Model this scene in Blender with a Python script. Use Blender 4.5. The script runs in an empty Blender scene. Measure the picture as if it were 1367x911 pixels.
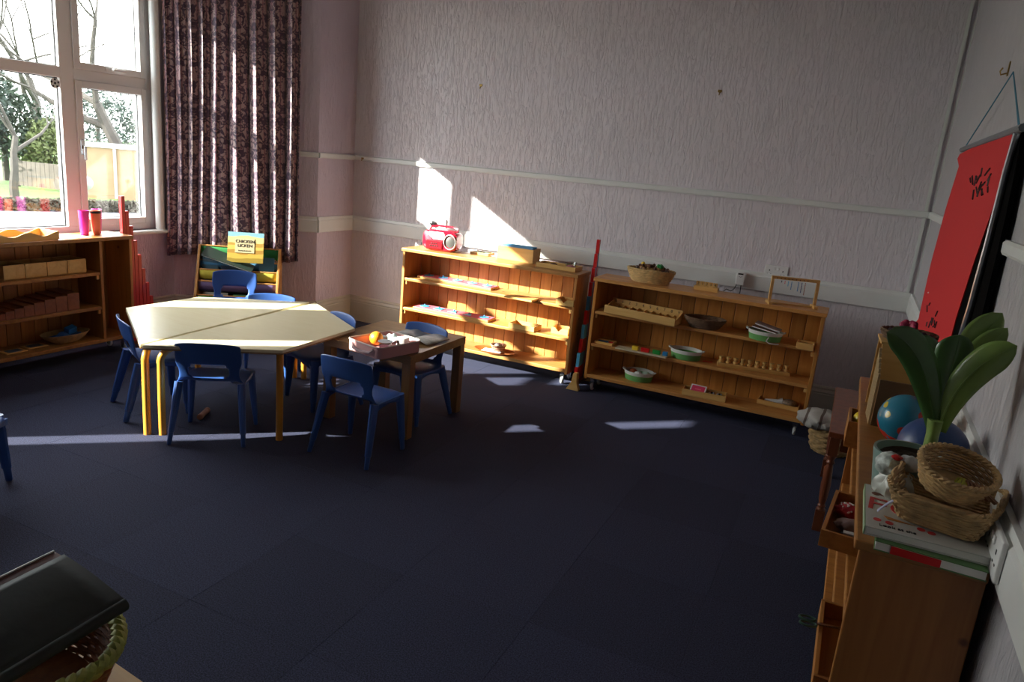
import bpy, bmesh, math, random
from mathutils import Vector, Matrix
R = math.radians
random.seed(7)
scn = bpy.context.scene
col = scn.collection

# ------------------------------------------------------------------ camera
F, YAW, PITCH, ROLL, CH = 971.4, 0.4238, 0.2480, 0.0900, 1.5
def _basis():
    f = Vector((-math.sin(YAW)*math.cos(PITCH), math.cos(YAW)*math.cos(PITCH), -math.sin(PITCH)))
    r0 = Vector((math.cos(YAW), math.sin(YAW), 0)); u0 = r0.cross(f)
    r = math.cos(ROLL)*r0 + math.sin(ROLL)*u0
    u = -math.sin(ROLL)*r0 + math.cos(ROLL)*u0
    return r, u, f
CR, CU, CF = _basis()
CAM = Vector((0, 0, CH))
cd = bpy.data.cameras.new('camera'); cam = bpy.data.objects.new('camera', cd); col.objects.link(cam)
cd.sensor_width = 36; cd.lens = F/1367*36; cd.clip_start = 0.02; cd.clip_end = 300
m = Matrix((CR, CU, -CF)).transposed().to_4x4(); m.translation = CAM
cam.matrix_world = m
scn.camera = cam
def _ray(px, py): return CF + CR*((px-683.5)/F) - CU*((py-455.5)/F)
def at(px, py, z):
    d = _ray(px, py); return CAM + d*((z-CH)/d.z)
def aty(px, py, y):
    d = _ray(px, py); return CAM + d*(y/d.y)
def atx(px, py, x):
    d = _ray(px, py); return CAM + d*(x/d.x)

# ------------------------------------------------------------------ light
scn.view_settings.view_transform = 'Standard'; scn.view_settings.look = 'None'
scn.view_settings.gamma = 1; scn.view_settings.use_curve_mapping = False
scn.view_settings.exposure = 0.12
w = bpy.data.worlds.new('sky'); scn.world = w; w.use_nodes = True
nt = w.node_tree; nt.nodes.clear()
out = nt.nodes.new('ShaderNodeOutputWorld'); bg = nt.nodes.new('ShaderNodeBackground')
tc = nt.nodes.new('ShaderNodeTexCoord'); sp = nt.nodes.new('ShaderNodeSeparateXYZ')
ns = nt.nodes.new('ShaderNodeTexNoise'); ns.inputs['Scale'].default_value = 2.2; ns.inputs['Detail'].default_value = 5
cr = nt.nodes.new('ShaderNodeValToRGB')
cr.color_ramp.elements[0].position = .38; cr.color_ramp.elements[0].color = (.74, .86, 1, 1)
cr.color_ramp.elements[1].position = .56; cr.color_ramp.elements[1].color = (1, .985, .96, 1)
nt.links.new(tc.outputs['Generated'], ns.inputs['Vector']); nt.links.new(ns.outputs['Fac'], cr.inputs['Fac'])
nt.links.new(cr.outputs['Color'], bg.inputs['Color']); bg.inputs['Strength'].default_value = 11.0
nt.links.new(bg.outputs[0], out.inputs[0])

SUN = Vector((1, .90, -.583)).normalized()
sl = bpy.data.lights.new('sun', 'SUN'); sl.energy = 29.0; sl.angle = R(.6); sl.color = (1, .95, .86)
so = bpy.data.objects.new('sun', sl); col.objects.link(so)
so.rotation_euler = SUN.to_track_quat('-Z', 'Y').to_euler(); so.location = (-6, -4, 5)
def portal(y0, y1, z0, z1, x):
    l = bpy.data.lights.new('window_portal', 'AREA'); l.shape = 'RECTANGLE'; l.size = y1-y0; l.size_y = z1-z0
    l.cycles.is_portal = True
    o = bpy.data.objects.new('window_portal', l); col.objects.link(o)
    o.location = (x, (y0+y1)/2, (z0+z1)/2)
    mm = Matrix(((0, 0, -1), (-1, 0, 0), (0, 1, 0)))   # local -Z faces +X
    o.rotation_euler = mm.to_euler()
portal(1.6, 3.83, .74, 2.46, -4.90)

# ------------------------------------------------------------------ materials
MATS = {}
def _new(name):
    mt = bpy.data.materials.new(name); mt.use_nodes = True
    return mt, mt.node_tree, mt.node_tree.nodes['Principled BSDF']
def mat(name, c, rough=.5, metal=0, bump=0, bscale=60, emit=None, sub=0, var=0, vscale=8, coat=0, alpha=None, trans=0):
    if name in MATS: return MATS[name]
    mt, t, b = _new(name)
    b.inputs['Base Color'].default_value = (*c, 1); b.inputs['Roughness'].default_value = rough; b.inputs['Metallic'].default_value = metal
    if coat: b.inputs['Coat Weight'].default_value = coat
    if trans: b.inputs['Transmission Weight'].default_value = trans
    if alpha is not None: b.inputs['Alpha'].default_value = alpha
    tcn = t.nodes.new('ShaderNodeTexCoord')
    if var:
        n = t.nodes.new('ShaderNodeTexNoise'); n.inputs['Scale'].default_value = vscale; n.inputs['Detail'].default_value = 6
        t.links.new(tcn.outputs['Object'], n.inputs['Vector'])
        r = t.nodes.new('ShaderNodeValToRGB')
        r.color_ramp.elements[0].position = .3; r.color_ramp.elements[1].position = .7
        r.color_ramp.elements[0].color = (*[x*(1-var) for x in c], 1); r.color_ramp.elements[1].color = (*[min(1, x*(1+var)) for x in c], 1)
        t.links.new(n.outputs['Fac'], r.inputs['Fac']); t.links.new(r.outputs['Color'], b.inputs['Base Color'])
    if bump:
        n = t.nodes.new('ShaderNodeTexNoise'); n.inputs['Scale'].default_value = bscale; n.inputs['Detail'].default_value = 4
        t.links.new(tcn.outputs['Object'], n.inputs['Vector'])
        bp = t.nodes.new('ShaderNodeBump'); bp.inputs['Strength'].default_value = bump; bp.inputs['Distance'].default_value = .004
        t.links.new(n.outputs['Fac'], bp.inputs['Height']); t.links.new(bp.outputs[0], b.inputs['Normal'])
    MATS[name] = mt; return mt
def wood(name, c1, c2, scale=(1, 14, 14), rough=.42, knots=True, rnd=.25):
    mt, t, b = _new(name); MATS[name] = mt
    tcn = t.nodes.new('ShaderNodeTexCoord'); mp = t.nodes.new('ShaderNodeMapping'); mp.inputs['Scale'].default_value = scale
    oi = t.nodes.new('ShaderNodeObjectInfo')
    add = t.nodes.new('ShaderNodeVectorMath'); add.operation = 'ADD'
    sc = t.nodes.new('ShaderNodeMath'); sc.operation = 'MULTIPLY'; sc.inputs[1].default_value = 17
    t.links.new(oi.outputs['Random'], sc.inputs[0]); t.links.new(tcn.outputs['Object'], mp.inputs['Vector'])
    t.links.new(mp.outputs[0], add.inputs[0]); t.links.new(sc.outputs[0], add.inputs[1])
    n = t.nodes.new('ShaderNodeTexNoise'); n.inputs['Scale'].default_value = 2.2; n.inputs['Detail'].default_value = 7; n.inputs['Distortion'].default_value = .8
    t.links.new(add.outputs[0], n.inputs['Vector'])
    r = t.nodes.new('ShaderNodeValToRGB'); r.color_ramp.elements[0].position = .32; r.color_ramp.elements[1].position = .68
    r.color_ramp.elements[0].color = (*c2, 1); r.color_ramp.elements[1].color = (*c1, 1)
    t.links.new(n.outputs['Fac'], r.inputs['Fac'])
    last = r.outputs['Color']
    if knots:
        v = t.nodes.new('ShaderNodeTexVoronoi'); v.inputs['Scale'].default_value = 5.5
        t.links.new(tcn.outputs['Object'], v.inputs['Vector'])
        kr = t.nodes.new('ShaderNodeValToRGB'); kr.color_ramp.elements[0].position = .035; kr.color_ramp.elements[1].position = .075
        kr.color_ramp.elements[0].color = (.35, .22, .15, 1); kr.color_ramp.elements[1].color = (1, 1, 1, 1)
        t.links.new(v.outputs['Distance'], kr.inputs['Fac'])
        mx = t.nodes.new('ShaderNodeMix'); mx.data_type = 'RGBA'; mx.blend_type = 'MULTIPLY'; mx.inputs[0].default_value = 1
        t.links.new(last, mx.inputs[6]); t.links.new(kr.outputs['Color'], mx.inputs[7]); last = mx.outputs[2]
    hs = t.nodes.new('ShaderNodeHueSaturation'); mr = t.nodes.new('ShaderNodeMapRange')
    mr.inputs['To Min'].default_value = 1-rnd; mr.inputs['To Max'].default_value = 1+rnd*.6
    t.links.new(oi.outputs['Random'], mr.inputs['Value']); t.links.new(mr.outputs[0], hs.inputs['Value']); t.links.new(last, hs.inputs['Color'])
    t.links.new(hs.outputs[0], b.inputs['Base Color']); b.inputs['Roughness'].default_value = rough
    bp = t.nodes.new('ShaderNodeBump'); bp.inputs['Strength'].default_value = .15; bp.inputs['Distance'].default_value = .002
    t.links.new(n.outputs['Fac'], bp.inputs['Height']); t.links.new(bp.outputs[0], b.inputs['Normal'])
    return mt
PINE = wood('pine_x', (.60, .30, .085), (.46, .20, .05))
PINEZ = wood('pine_z', (.60, .29, .08), (.44, .185, .045), (14, 14, 1))
PINE_SHADE = wood('pine_shade', (.50, .20, .045), (.36, .125, .025), (14, 14, 1))  # same pine darkened: shade on left and right units put into the colour
PINE2 = wood('pine_warm', (.66, .30, .065), (.52, .205, .038), (14, 14, 1))
PINEY = wood('pine_y', (.50, .22, .05), (.36, .14, .03), (14, 1, 14))  # y-grain pine, likewise darkened for the shade on those two units
OAK = wood('oak_laminate', (.36, .21, .085), (.27, .145, .055), (1, 16, 16), .35, False, .1)
BEECH = wood('beech_orange', (.78, .36, .045), (.68, .29, .035), (16, 16, 1), .3, False, .05)
MAPLE = wood('maple_top', (.84, .76, .52), (.80, .71, .46), (3, 20, 20), .28, False, .03)
LIGHTW = wood('light_plywood', (.74, .46, .155), (.64, .36, .10), (1, 14, 14), .4, False, .15)
MAHOG = wood('mahogany', (.22, .065, .025), (.13, .035, .015), (12, 12, 1), .3, False, .1)
DARKW = wood('dark_brown_wood', (.16, .05, .02), (.10, .03, .012), (12, 12, 1), .4, False, .1)

def wallpaper(name, c, c2=None):
    mt, t, b = _new(name); MATS[name] = mt
    tcn = t.nodes.new('ShaderNodeTexCoord'); mp = t.nodes.new('ShaderNodeMapping'); mp.inputs['Scale'].default_value = (60, 60, 11)
    t.links.new(tcn.outputs['Object'], mp.inputs['Vector'])
    n = t.nodes.new('ShaderNodeTexNoise'); n.inputs['Scale'].default_value = 1.0; n.inputs['Detail'].default_value = 5; n.inputs['Roughness'].default_value = .6; n.inputs['Distortion'].default_value = 1.2
    t.links.new(mp.outputs[0], n.inputs['Vector'])
    rr = t.nodes.new('ShaderNodeValToRGB'); rr.color_ramp.elements[0].position = .47; rr.color_ramp.elements[1].position = .66
    t.links.new(n.outputs['Fac'], rr.inputs['Fac'])
    bp = t.nodes.new('ShaderNodeBump'); bp.inputs['Strength'].default_value = .8; bp.inputs['Distance'].default_value = .005
    t.links.new(rr.outputs['Color'], bp.inputs['Height']); t.links.new(bp.outputs[0], b.inputs['Normal'])
    n2 = t.nodes.new('ShaderNodeTexNoise'); n2.inputs['Scale'].default_value = 1.5; t.links.new(tcn.outputs['Object'], n2.inputs['Vector'])
    r2 = t.nodes.new('ShaderNodeValToRGB'); r2.color_ramp.elements[0].color = (*[x*.93 for x in c], 1); r2.color_ramp.elements[1].color = (*c, 1)
    t.links.new(n2.outputs['Fac'], r2.inputs['Fac']); t.links.new(r2.outputs['Color'], b.inputs['Base Color'])
    b.inputs['Roughness'].default_value = .55
    return mt
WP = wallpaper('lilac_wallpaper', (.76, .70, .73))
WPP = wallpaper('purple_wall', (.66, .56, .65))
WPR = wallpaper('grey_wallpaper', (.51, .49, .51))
WHITE = mat('white_paint', (.72, .73, .70), .35, var=.04, vscale=5)
SKIRT = mat('cream_grey_paint', (.50, .47, .40), .4, var=.06)
UPVC = mat('white_upvc', (.72, .70, .69), .3)
CEIL = mat('ceiling_paint', (.75, .75, .74), .8, bump=.2)
CHROME = mat('chrome', (.6, .6, .6), .25, 1)
BRASS = mat('brass', (.35, .24, .08), .4, 1)
PLW = mat('white_plastic', (.78, .78, .76), .35)
BLK = mat('black_plastic', (.015, .015, .018), .4)
BLUEP = mat('blue_chair_plastic', (.035, .105, .36), .38, bump=.12, bscale=400)
def c(name, rgb, rough=.5, **k): return mat(name, rgb, rough, **k)
def carpet():
    mt, t, b = _new('navy_carpet'); tcn = t.nodes.new('ShaderNodeTexCoord'); oi = t.nodes.new('ShaderNodeObjectInfo')
    n = t.nodes.new('ShaderNodeTexNoise'); n.inputs['Scale'].default_value = 230; n.inputs['Detail'].default_value = 3
    t.links.new(tcn.outputs['Object'], n.inputs['Vector'])
    r = t.nodes.new('ShaderNodeValToRGB'); r.color_ramp.elements[0].position = .33; r.color_ramp.elements[1].position = .70
    r.color_ramp.elements[0].color = (.011, .013, .028, 1); r.color_ramp.elements[1].color = (.058, .065, .128, 1)
    t.links.new(n.outputs['Fac'], r.inputs['Fac'])
    hs = t.nodes.new('ShaderNodeHueSaturation'); mr = t.nodes.new('ShaderNodeMapRange'); mr.inputs['To Min'].default_value = .90; mr.inputs['To Max'].default_value = 1.10
    t.links.new(oi.outputs['Random'], mr.inputs['Value']); t.links.new(mr.outputs[0], hs.inputs['Value']); t.links.new(r.outputs['Color'], hs.inputs['Color'])
    t.links.new(hs.outputs[0], b.inputs['Base Color']); b.inputs['Roughness'].default_value = .95
    b.inputs['Specular IOR Level'].default_value = .3
    bp = t.nodes.new('ShaderNodeBump'); bp.inputs['Strength'].default_value = .7; bp.inputs['Distance'].default_value = .003
    t.links.new(n.outputs['Fac'], bp.inputs['Height']); t.links.new(bp.outputs[0], b.inputs['Normal'])
    return mt
CARPET = carpet()
def glass_mat(name, tint=(1, 1, 1), gl=.06):
    mt = bpy.data.materials.new(name); mt.use_nodes = True; t = mt.node_tree; t.nodes.clear()
    o = t.nodes.new('ShaderNodeOutputMaterial'); tr = t.nodes.new('ShaderNodeBsdfTransparent'); tr.inputs[0].default_value = (*tint, 1)
    g = t.nodes.new('ShaderNodeBsdfGlossy'); g.inputs['Roughness'].default_value = .03
    mx = t.nodes.new('ShaderNodeMixShader'); mx.inputs[0].default_value = gl
    t.links.new(tr.outputs[0], mx.inputs[1]); t.links.new(g.outputs[0], mx.inputs[2]); t.links.new(mx.outputs[0], o.inputs[0])
    return mt
GLASS = glass_mat('window_glass', (.97, .99, .98))
CLEAR = glass_mat('clear_plastic', (.85, .88, .88), .12)

# ------------------------------------------------------------------ mesh builder
class MB:
    def __init__(s): s.v = []; s.f = []; s.uv = {}
    def box(s, x0, y0, z0, x1, y1, z1, M=None):
        b = len(s.v); P = [(x0, y0, z0), (x1, y0, z0), (x1, y1, z0), (x0, y1, z0), (x0, y0, z1), (x1, y0, z1), (x1, y1, z1), (x0, y1, z1)]
        if M: P = [tuple(M @ Vector(p)) for p in P]
        s.v += P; s.f += [tuple(b+i for i in q) for q in ((3, 2, 1, 0), (4, 5, 6, 7), (0, 1, 5, 4), (1, 2, 6, 5), (2, 3, 7, 6), (3, 0, 4, 7))]
        return s
    def tube(s, pts, rad, n=8, caps=True, sx=1.0, up=None):
        pts = [Vector(p) for p in pts]; k = len(pts)
        if not hasattr(rad, '__len__'): rad = [rad]*k
        b = len(s.v); prev = None
        for i, p in enumerate(pts):
            d = (pts[min(i+1, k-1)] - pts[max(i-1, 0)])
            if d.length < 1e-9: d = Vector((0, 0, 1))
            d.normalize()
            ref = Vector(up) if up else (prev if prev is not None else (Vector((1, 0, 0)) if abs(d.x) < .8 else Vector((0, 1, 0))))
            a = ref - d*ref.dot(d)
            if a.length < 1e-6: a = Vector((0, 1, 0)) - d*d.y
            a.normalize(); prev = a; e = d.cross(a)
            for j in range(n):
                q = 2*math.pi*j/n; s.v.append(tuple(p + (a*math.cos(q)*sx + e*math.sin(q))*rad[i]))
        for i in range(k-1):
            for j in range(n):
                s.f.append((b+i*n+j, b+i*n+(j+1) % n, b+(i+1)*n+(j+1) % n, b+(i+1)*n+j))
        if caps:
            s.f.append(tuple(b+j for j in reversed(range(n)))); s.f.append(tuple(b+(k-1)*n+j for j in range(n)))
        return s
    def ring(s, fn, k, rad, n=6):           # closed tube following fn(angle)
        b = len(s.v)
        for i in range(k):
            p = Vector(fn(2*math.pi*i/k)); d = (Vector(fn(2*math.pi*(i+1)/k))-Vector(fn(2*math.pi*(i-1)/k))).normalized()
            a = Vector((0, 0, 1)) - d*d.z; a.normalize(); e = d.cross(a)
            for j in range(n):
                q = 2*math.pi*j/n; s.v.append(tuple(p+(a*math.cos(q)+e*math.sin(q))*rad))
        for i in range(k):
            for j in range(n):
                s.f.append((b+i*n+j, b+i*n+(j+1) % n, b+((i+1) % k)*n+(j+1) % n, b+((i+1) % k)*n+j))
        return s
    def lathe(s, prof, n=24, M=None, sx=1, sy=1, cap0=True, cap1=True):
        b = len(s.v)
        for r, z in prof:
            for j in range(n):
                q = 2*math.pi*j/n; P = Vector((r*math.cos(q)*sx, r*math.sin(q)*sy, z))
                s.v.append(tuple(M @ P if M else P))
        for i in range(len(prof)-1):
            for j in range(n):
                s.f.append((b+i*n+j, b+i*n+(j+1) % n, b+(i+1)*n+(j+1) % n, b+(i+1)*n+j))
        if cap0: s.f.append(tuple(b+j for j in reversed(range(n))))
        if cap1: s.f.append(tuple(b+(len(prof)-1)*n+j for j in range(n)))
        return s
    def ball(s, cx, cy, cz, r, n=14, sz=1, sx=1):
        prof = [(max(1e-4, r*math.sin(math.pi*i/n)), -r*sz*math.cos(math.pi*i/n)) for i in range(n+1)]
        return s.lathe(prof, n*2 if n < 12 else 24, Matrix.Translation((cx, cy, cz)) @ Matrix.Diagonal((sx, 1, 1, 1)))
    def prism(s, poly, h0, h1, M=None):      # polygon in xy, extruded in z
        b = len(s.v); n = len(poly)
        for z in (h0, h1):
            for x, y in poly:
                P = Vector((x, y, z)); s.v.append(tuple(M @ P if M else P))
        s.f.append(tuple(b+i for i in reversed(range(n)))); s.f.append(tuple(b+n+i for i in range(n)))
        for i in range(n): s.f.append((b+i, b+(i+1) % n, b+n+(i+1) % n, b+n+i))
        return s
    def grid(s, fn, nu, nv, uvf=None):
        b = len(s.v)
        for i in range(nu+1):
            for j in range(nv+1): s.v.append(tuple(fn(i/nu, j/nv)))
        for i in range(nu):
            for j in range(nv):
                q = (b+i*(nv+1)+j, b+(i+1)*(nv+1)+j, b+(i+1)*(nv+1)+j+1, b+i*(nv+1)+j+1); s.f.append(q)
        return s
    def mesh(s, name, mt, smooth=False):
        me = bpy.data.meshes.new(name); me.from_pydata(s.v, [], s.f); me.validate(); me.update()
        if mt: me.materials.append(mt)
        if smooth:
            me.polygons.foreach_set('use_smooth', [True]*len(me.polygons))
            try: me.set_sharp_from_angle(angle=R(38))
            except Exception: pass
        return me

def finish(o, bevel=0, solid=0, sub=0):
    if solid: md = o.modifiers.new('solid', 'SOLIDIFY'); md.thickness = solid; md.offset = 0
    if sub: md = o.modifiers.new('sub', 'SUBSURF'); md.levels = sub; md.render_levels = sub
    if bevel:
        md = o.modifiers.new('bevel', 'BEVEL'); md.width = bevel; md.segments = 2; md.limit_method = 'ANGLE'; md.angle_limit = R(40)
    return o
def part(name, mb, mt, parent, label=None, smooth=False, bevel=0, solid=0, sub=0, loc=None, rz=0, kind=None):
    me = mb if isinstance(mb, bpy.types.Mesh) else mb.mesh(name, mt, smooth or bevel > 0 and False)
    o = bpy.data.objects.new(name, me); col.objects.link(o); o.parent = parent
    if loc: o.location = loc
    if rz: o.rotation_euler.z = rz
    if label: o['label'] = label
    if kind: o['kind'] = kind
    return finish(o, bevel, solid, sub)
def thing(name, label, cat, loc=(0, 0, 0), rz=0, group=None, rot=None):
    o = bpy.data.objects.new(name, None); col.objects.link(o); o.empty_display_size = .05
    o.location = loc; o.rotation_euler = rot if rot else (0, 0, rz)
    o['label'] = label; o['category'] = cat
    if group: o['group'] = group
    return o
def solo(name, mb, mt, label, cat, loc=(0, 0, 0), rz=0, group=None, smooth=False, bevel=0, solid=0, sub=0, rot=None):
    o = part(name, mb, mt, None, None, smooth, bevel, solid, sub)
    o.location = loc; o.rotation_euler = rot if rot else (0, 0, rz)
    o['label'] = label; o['category'] = cat
    if group: o['group'] = group
    return o
def struct(name, mb, mt, parent=None, **k):
    o = part(name, mb, mt, parent, **k)
    if parent is None: o['kind'] = 'structure'
    return o
def dup(o, loc=None, rz=None, label=None, parent=None):
    r = o.copy(); col.objects.link(r); r.parent = parent
    if loc is not None: r.location = loc
    if rz is not None: r.rotation_euler.z = rz
    if label: r['label'] = label
    for ch in [x for x in KIDS.get(o.name, [])]:
        dup(ch, parent=r)
    return r
KIDS = {}
def index_kids():
    KIDS.clear()
    for o in list(col.objects):
        if o.parent: KIDS.setdefault(o.parent.name, []).append(o)
def text(name, body, size, mt, parent, M, extrude=.0006, align='CENTER'):
    cu = bpy.data.curves.new(name, 'FONT'); cu.body = body; cu.size = size; cu.extrude = extrude; cu.align_x = align; cu.align_y = 'CENTER'
    to = bpy.data.objects.new('tmp', cu); col.objects.link(to)
    bpy.context.view_layer.update()
    me = bpy.data.meshes.new_from_object(to.evaluated_get(bpy.context.evaluated_depsgraph_get()))
    bpy.data.objects.remove(to); me.materials.clear(); me.materials.append(mt)
    o = bpy.data.objects.new(name, me); col.objects.link(o); o.parent = parent
    o.matrix_local = M
    return o

# ------------------------------------------------------------------ room shell
XL, YB, XR, XW, ZC, YF = -3.87, 5.07, .385, -4.75, 2.95, -4.5
BAY0, BAY1 = (XW, 4.0), (XL, 4.62)       # visible angled return of the bay
BAYA, BAYB = (XW, .44), (XL, -.18)        # its twin, out of view
fl = struct('floor', MB().box(-5.0, YF-.1, -.12, XR+.1, YB+.1, -.007), mat('sub_floor', (.05, .05, .06), .9))
tile = MB(); T = .5
tile.box(-T/2+.0004, -T/2+.0004, -.006, T/2-.0004, T/2-.0004, 0)
tme = tile.mesh('carpet_tile', CARPET)
y = YF
iy = 0
while y < YB:
    x = -4.75
    while x < XR:
        y1 = min(YB, y+T); x1 = min(XR, x+T)
        full = (y1-y > T-1e-4 and x1-x > T-1e-4)
        cxm, cym = (x+x1)/2, (y+y1)/2
        inside = cxm > XL-.25 or (cym > .2 and cym < 4.45)
        if inside:
            if full: o = part('carpet_tile', tme, None, fl, loc=(cxm, cym, 0), bevel=.0008)
            else: o = part('carpet_tile', MB().box(-(x1-x)/2+.0012, -(y1-y)/2+.0012, -.006, (x1-x)/2-.0012, (y1-y)/2-.0012, 0), CARPET, fl, loc=(cxm, cym, 0), bevel=.0008)
        x += T
    y += T
struct('ceiling', MB().box(-5.0, YF-.1, ZC, XR+.1, YB+.1, ZC+.1), CEIL)
struct('wall_back', MB().box(XL-.1, YB, -.1, XR+.1, YB+.12, ZC), WP)
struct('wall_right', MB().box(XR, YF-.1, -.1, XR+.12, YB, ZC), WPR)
struct('wall_front', MB().box(-5, YF-.12, -.1, XR, YF, ZC), WP)
wl = MB()
wl.box(XL-.1, 4.62, -.1, XL, YB, ZC)
struct('wall_left', wl, WPP)
struct('wall_left_front', MB().box(XL-.1, YF, -.1, XL, -.18, ZC), WPP)
def slab(A, B, z0, z1, th):               # vertical wall slab on the outer side of A->B
    A = Vector(A); B = Vector(B); d = (B-A).normalized(); n = Vector((-d.y, d.x))*th
    return MB().prism([tuple(A), tuple(B), tuple(B+n), tuple(A+n)], z0, z1)
struct('wall_bay_side', slab(BAY0, BAY1, -.1, ZC, .1), WPP)
struct('wall_bay_side_near', slab(BAYB, BAYA, -.1, ZC, .1), WPP)
# window wall with its two openings
ww = MB(); xo = XW-.14
ZS, ZH = .735, 2.46
W1, W2 = (1.60, 3.885), (.49, .78)  # W2 is an unseen opening, placed and sized to cast the floor's sun strip
ww.box(xo, .38, -.7, XW, W2[0], ZC); ww.box(xo, W2[1], -.7, XW, W1[0], ZC); ww.box(xo, W1[1], -.7, XW, 4.08, ZC)
for a, b in (W1, W2): ww.box(xo, a, -.7, XW, b, ZS); ww.box(xo, a, ZH, XW, b, ZC)
struct('wall_window', ww, WPP)

def rail(name, A, B, prof, mt, n):        # prof: list of (offset from wall, z); n: unit vector into room
    A = Vector(A); B = Vector(B); n = Vector(n); mb = MB(); k = len(prof)
    for P in (A, B):
        for o_, z in prof: q = P+n*o_; mb.v.append((q.x, q.y, z))
    mb.f += [tuple(reversed(range(k))), tuple(range(k, 2*k))] + [(i, (i+1) % k, k+(i+1) % k, k+i) for i in range(k)]
    return struct(name, mb, mt)
ZR0, ZR1, ZB0, ZB1, ZK = 1.356, 1.396, .777, .899, .216
P_rail = [(0, ZR0), (.014, ZR0), (.018, ZR0+.008), (.018, ZR1-.008), (.012, ZR1), (0, ZR1)]
P_band = [(0, ZB0), (.020, ZB0), (.022, ZB0+.004), (.022, ZB1-.028), (.016, ZB1-.02), (.014, ZB1), (0, ZB1)]
P_base = [(0, 0), (.022, 0), (.022, ZK-.055), (.018, ZK-.05), (.020, ZK-.04), (.013, ZK-.022), (.014, ZK-.012), (.006, ZK), (0, ZK)]
bn = Vector((-(BAY1[1]-BAY0[1]), BAY1[0]-BAY0[0])).normalized()*-1
bn = Vector((BAY1[1]-BAY0[1], -(BAY1[0]-BAY0[0]))).normalized()
segs = [('back', (XL, YB), (XR, YB), (0, -1)), ('left', (XL, 4.62), (XL, YB), (1, 0)), ('bay_side', BAY0, BAY1, bn), ('right', (XR, YF), (XR, YB), (-1, 0))]
for i, (nm, A, B, n) in enumerate(segs):
    rail('trim_%d' % (i+1), A, B, P_rail, WHITE, n)
    rail('trim_%d' % (i+5), A, B, P_band, WHITE, n)
    rail('baseboard_'+nm, A, B, P_base, SKIRT, n)
rail('baseboard_window', (XW, .44), (XW, 4.0), P_base, SKIRT, (1, 0))
struct('trim_9', MB().box(XR-.045, YB-.012, .9, XR-.028, YB, ZC), WHITE)
struct('trim_10', MB().box(XR-.006, YB-.04, .9, XR, YB-.03, ZC), WHITE)

# ------------------------------------------------------------------ windows
def window(name, y0, y1, mulls, panes):
    o = bpy.data.objects.new(name, None); col.objects.link(o); o['kind'] = 'structure'
    xf0, xf1 = XW-.115, XW-.045
    f = MB()
    z0, z1 = ZS, ZH
    f.box(xf0, y0, z0, xf1, y0+.05, z1).box(xf0, y1-.05, z0, xf1, y1, z1).box(xf0, y0+.05, z0, xf1, y1-.05, z0+.045).box(xf0, y0+.05, z1-.05, xf1, y1-.05, z1)
    part('window_frame', f, UPVC, o, bevel=.003)
    for a, b, za, zb in mulls: part('mullion', MB().box(xf0, a, za, xf1, b, zb), UPVC, o, bevel=.003)
    for a, b, za, zb, case in panes:
        g = xf0+.03
        if case:
            cf = MB(); t_ = .045; x0, x1 = xf0+.012, xf1+.012
            cf.box(x0, a, za, x1, a+t_, zb).box(x0, b-t_, za, x1, b, zb).box(x0, a+t_, za, x1, b-t_, za+t_).box(x0, a+t_, zb-t_, x1, b-t_, zb)
            cs = part('casement_frame', cf, UPVC, o, bevel=.003)
            gk = MB(); i_ = t_-.004
            gk.box(g-.004, a+i_, za+i_, g+.008, a+t_+.004, zb-i_).box(g-.004, b-t_-.004, za+i_, g+.008, b-i_, zb-i_).box(g-.004, a+t_, za+i_, g+.008, b-t_, za+t_+.004).box(g-.004, a+t_, zb-t_-.004, g+.008, b-t_, zb-i_)
            part('gasket', gk, BLK, cs)
            part('pane', MB().box(g, a+t_, za+t_, g+.004, b-t_, zb-t_), GLASS, cs)
            h = MB()
            if zb > 2:
                hy, hz = (a+b)/2, za+.025
                h.box(x1, hy-.05, hz-.012, x1+.008, hy+.05, hz+.012).box(x1+.008, hy-.01, hz-.008, x1+.03, hy+.01, hz+.008).box(x1+.022, hy-.01, hz-.009, x1+.036, hy+.085, hz+.009)
            else:
                hy, hz = a+.022, (za+zb)/2+.05
                h.box(x1, hy-.012, hz-.05, x1+.008, hy+.012, hz+.05).box(x1+.008, hy-.008, hz-.01, x1+.03, hy+.008, hz+.01).box(x1+.022, hy-.009, hz-.085, x1+.036, hy+.009, hz+.01)
            part('handle', h, UPVC if zb > 2 else CHROME, cs, bevel=.003)
        else:
            part('pane', MB().box(g, a, za, g+.004, b, zb), GLASS, o)
            gk = MB(); e = .006
            gk.box(g+.004, a, za, g+.012, a+e, zb).box(g+.004, b-e, za, g+.012, b, zb).box(g+.004, a, za, g+.012, b, za+e).box(g+.004, a, zb-e, g+.012, b, zb)
            part('gasket', gk, BLK, o)
    return o
ZT0, ZT1 = 1.735, 1.805
z0, z1 = ZS+.045, ZH-.05
w1 = window('window_1', W1[0], W1[1],
    [(1.93, 2.0, z0, z1), (3.205, 3.30, z0, z1), (2.0, 3.205, ZT0, ZT1), (3.30, 3.835, ZT0, ZT1), (1.67, 1.93, ZT0, ZT1)],
    [(1.67, 1.93, z0, ZT0, 0), (1.67, 1.93, ZT1, z1, 0), (2.0, 3.205, z0, ZT0, 0), (2.0, 3.205, ZT1, z1, 0), (3.30, 3.835, z0, ZT0, 1), (3.30, 3.835, ZT1, z1, 1)])
w2 = window('window_2', W2[0], W2[1], [], [(W2[0]+.05, W2[1]-.05, z0, z1, 0)])
# reveal posts and sill board
struct('trim_11', MB().tube([(XW+.012, W1[1]-.008, ZS), (XW+.012, W1[1]-.008, ZC)], .032, 12), WHITE, smooth=True)
struct('trim_12', MB().box(XW-.045, 1.60, ZS-.028, XW+.055, 3.93, ZS), WHITE, bevel=.010)
struct('trim_13', MB().box(XW-.045, .47, ZS-.028, XW+.055, .80, ZS), WHITE, bevel=.010)
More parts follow.
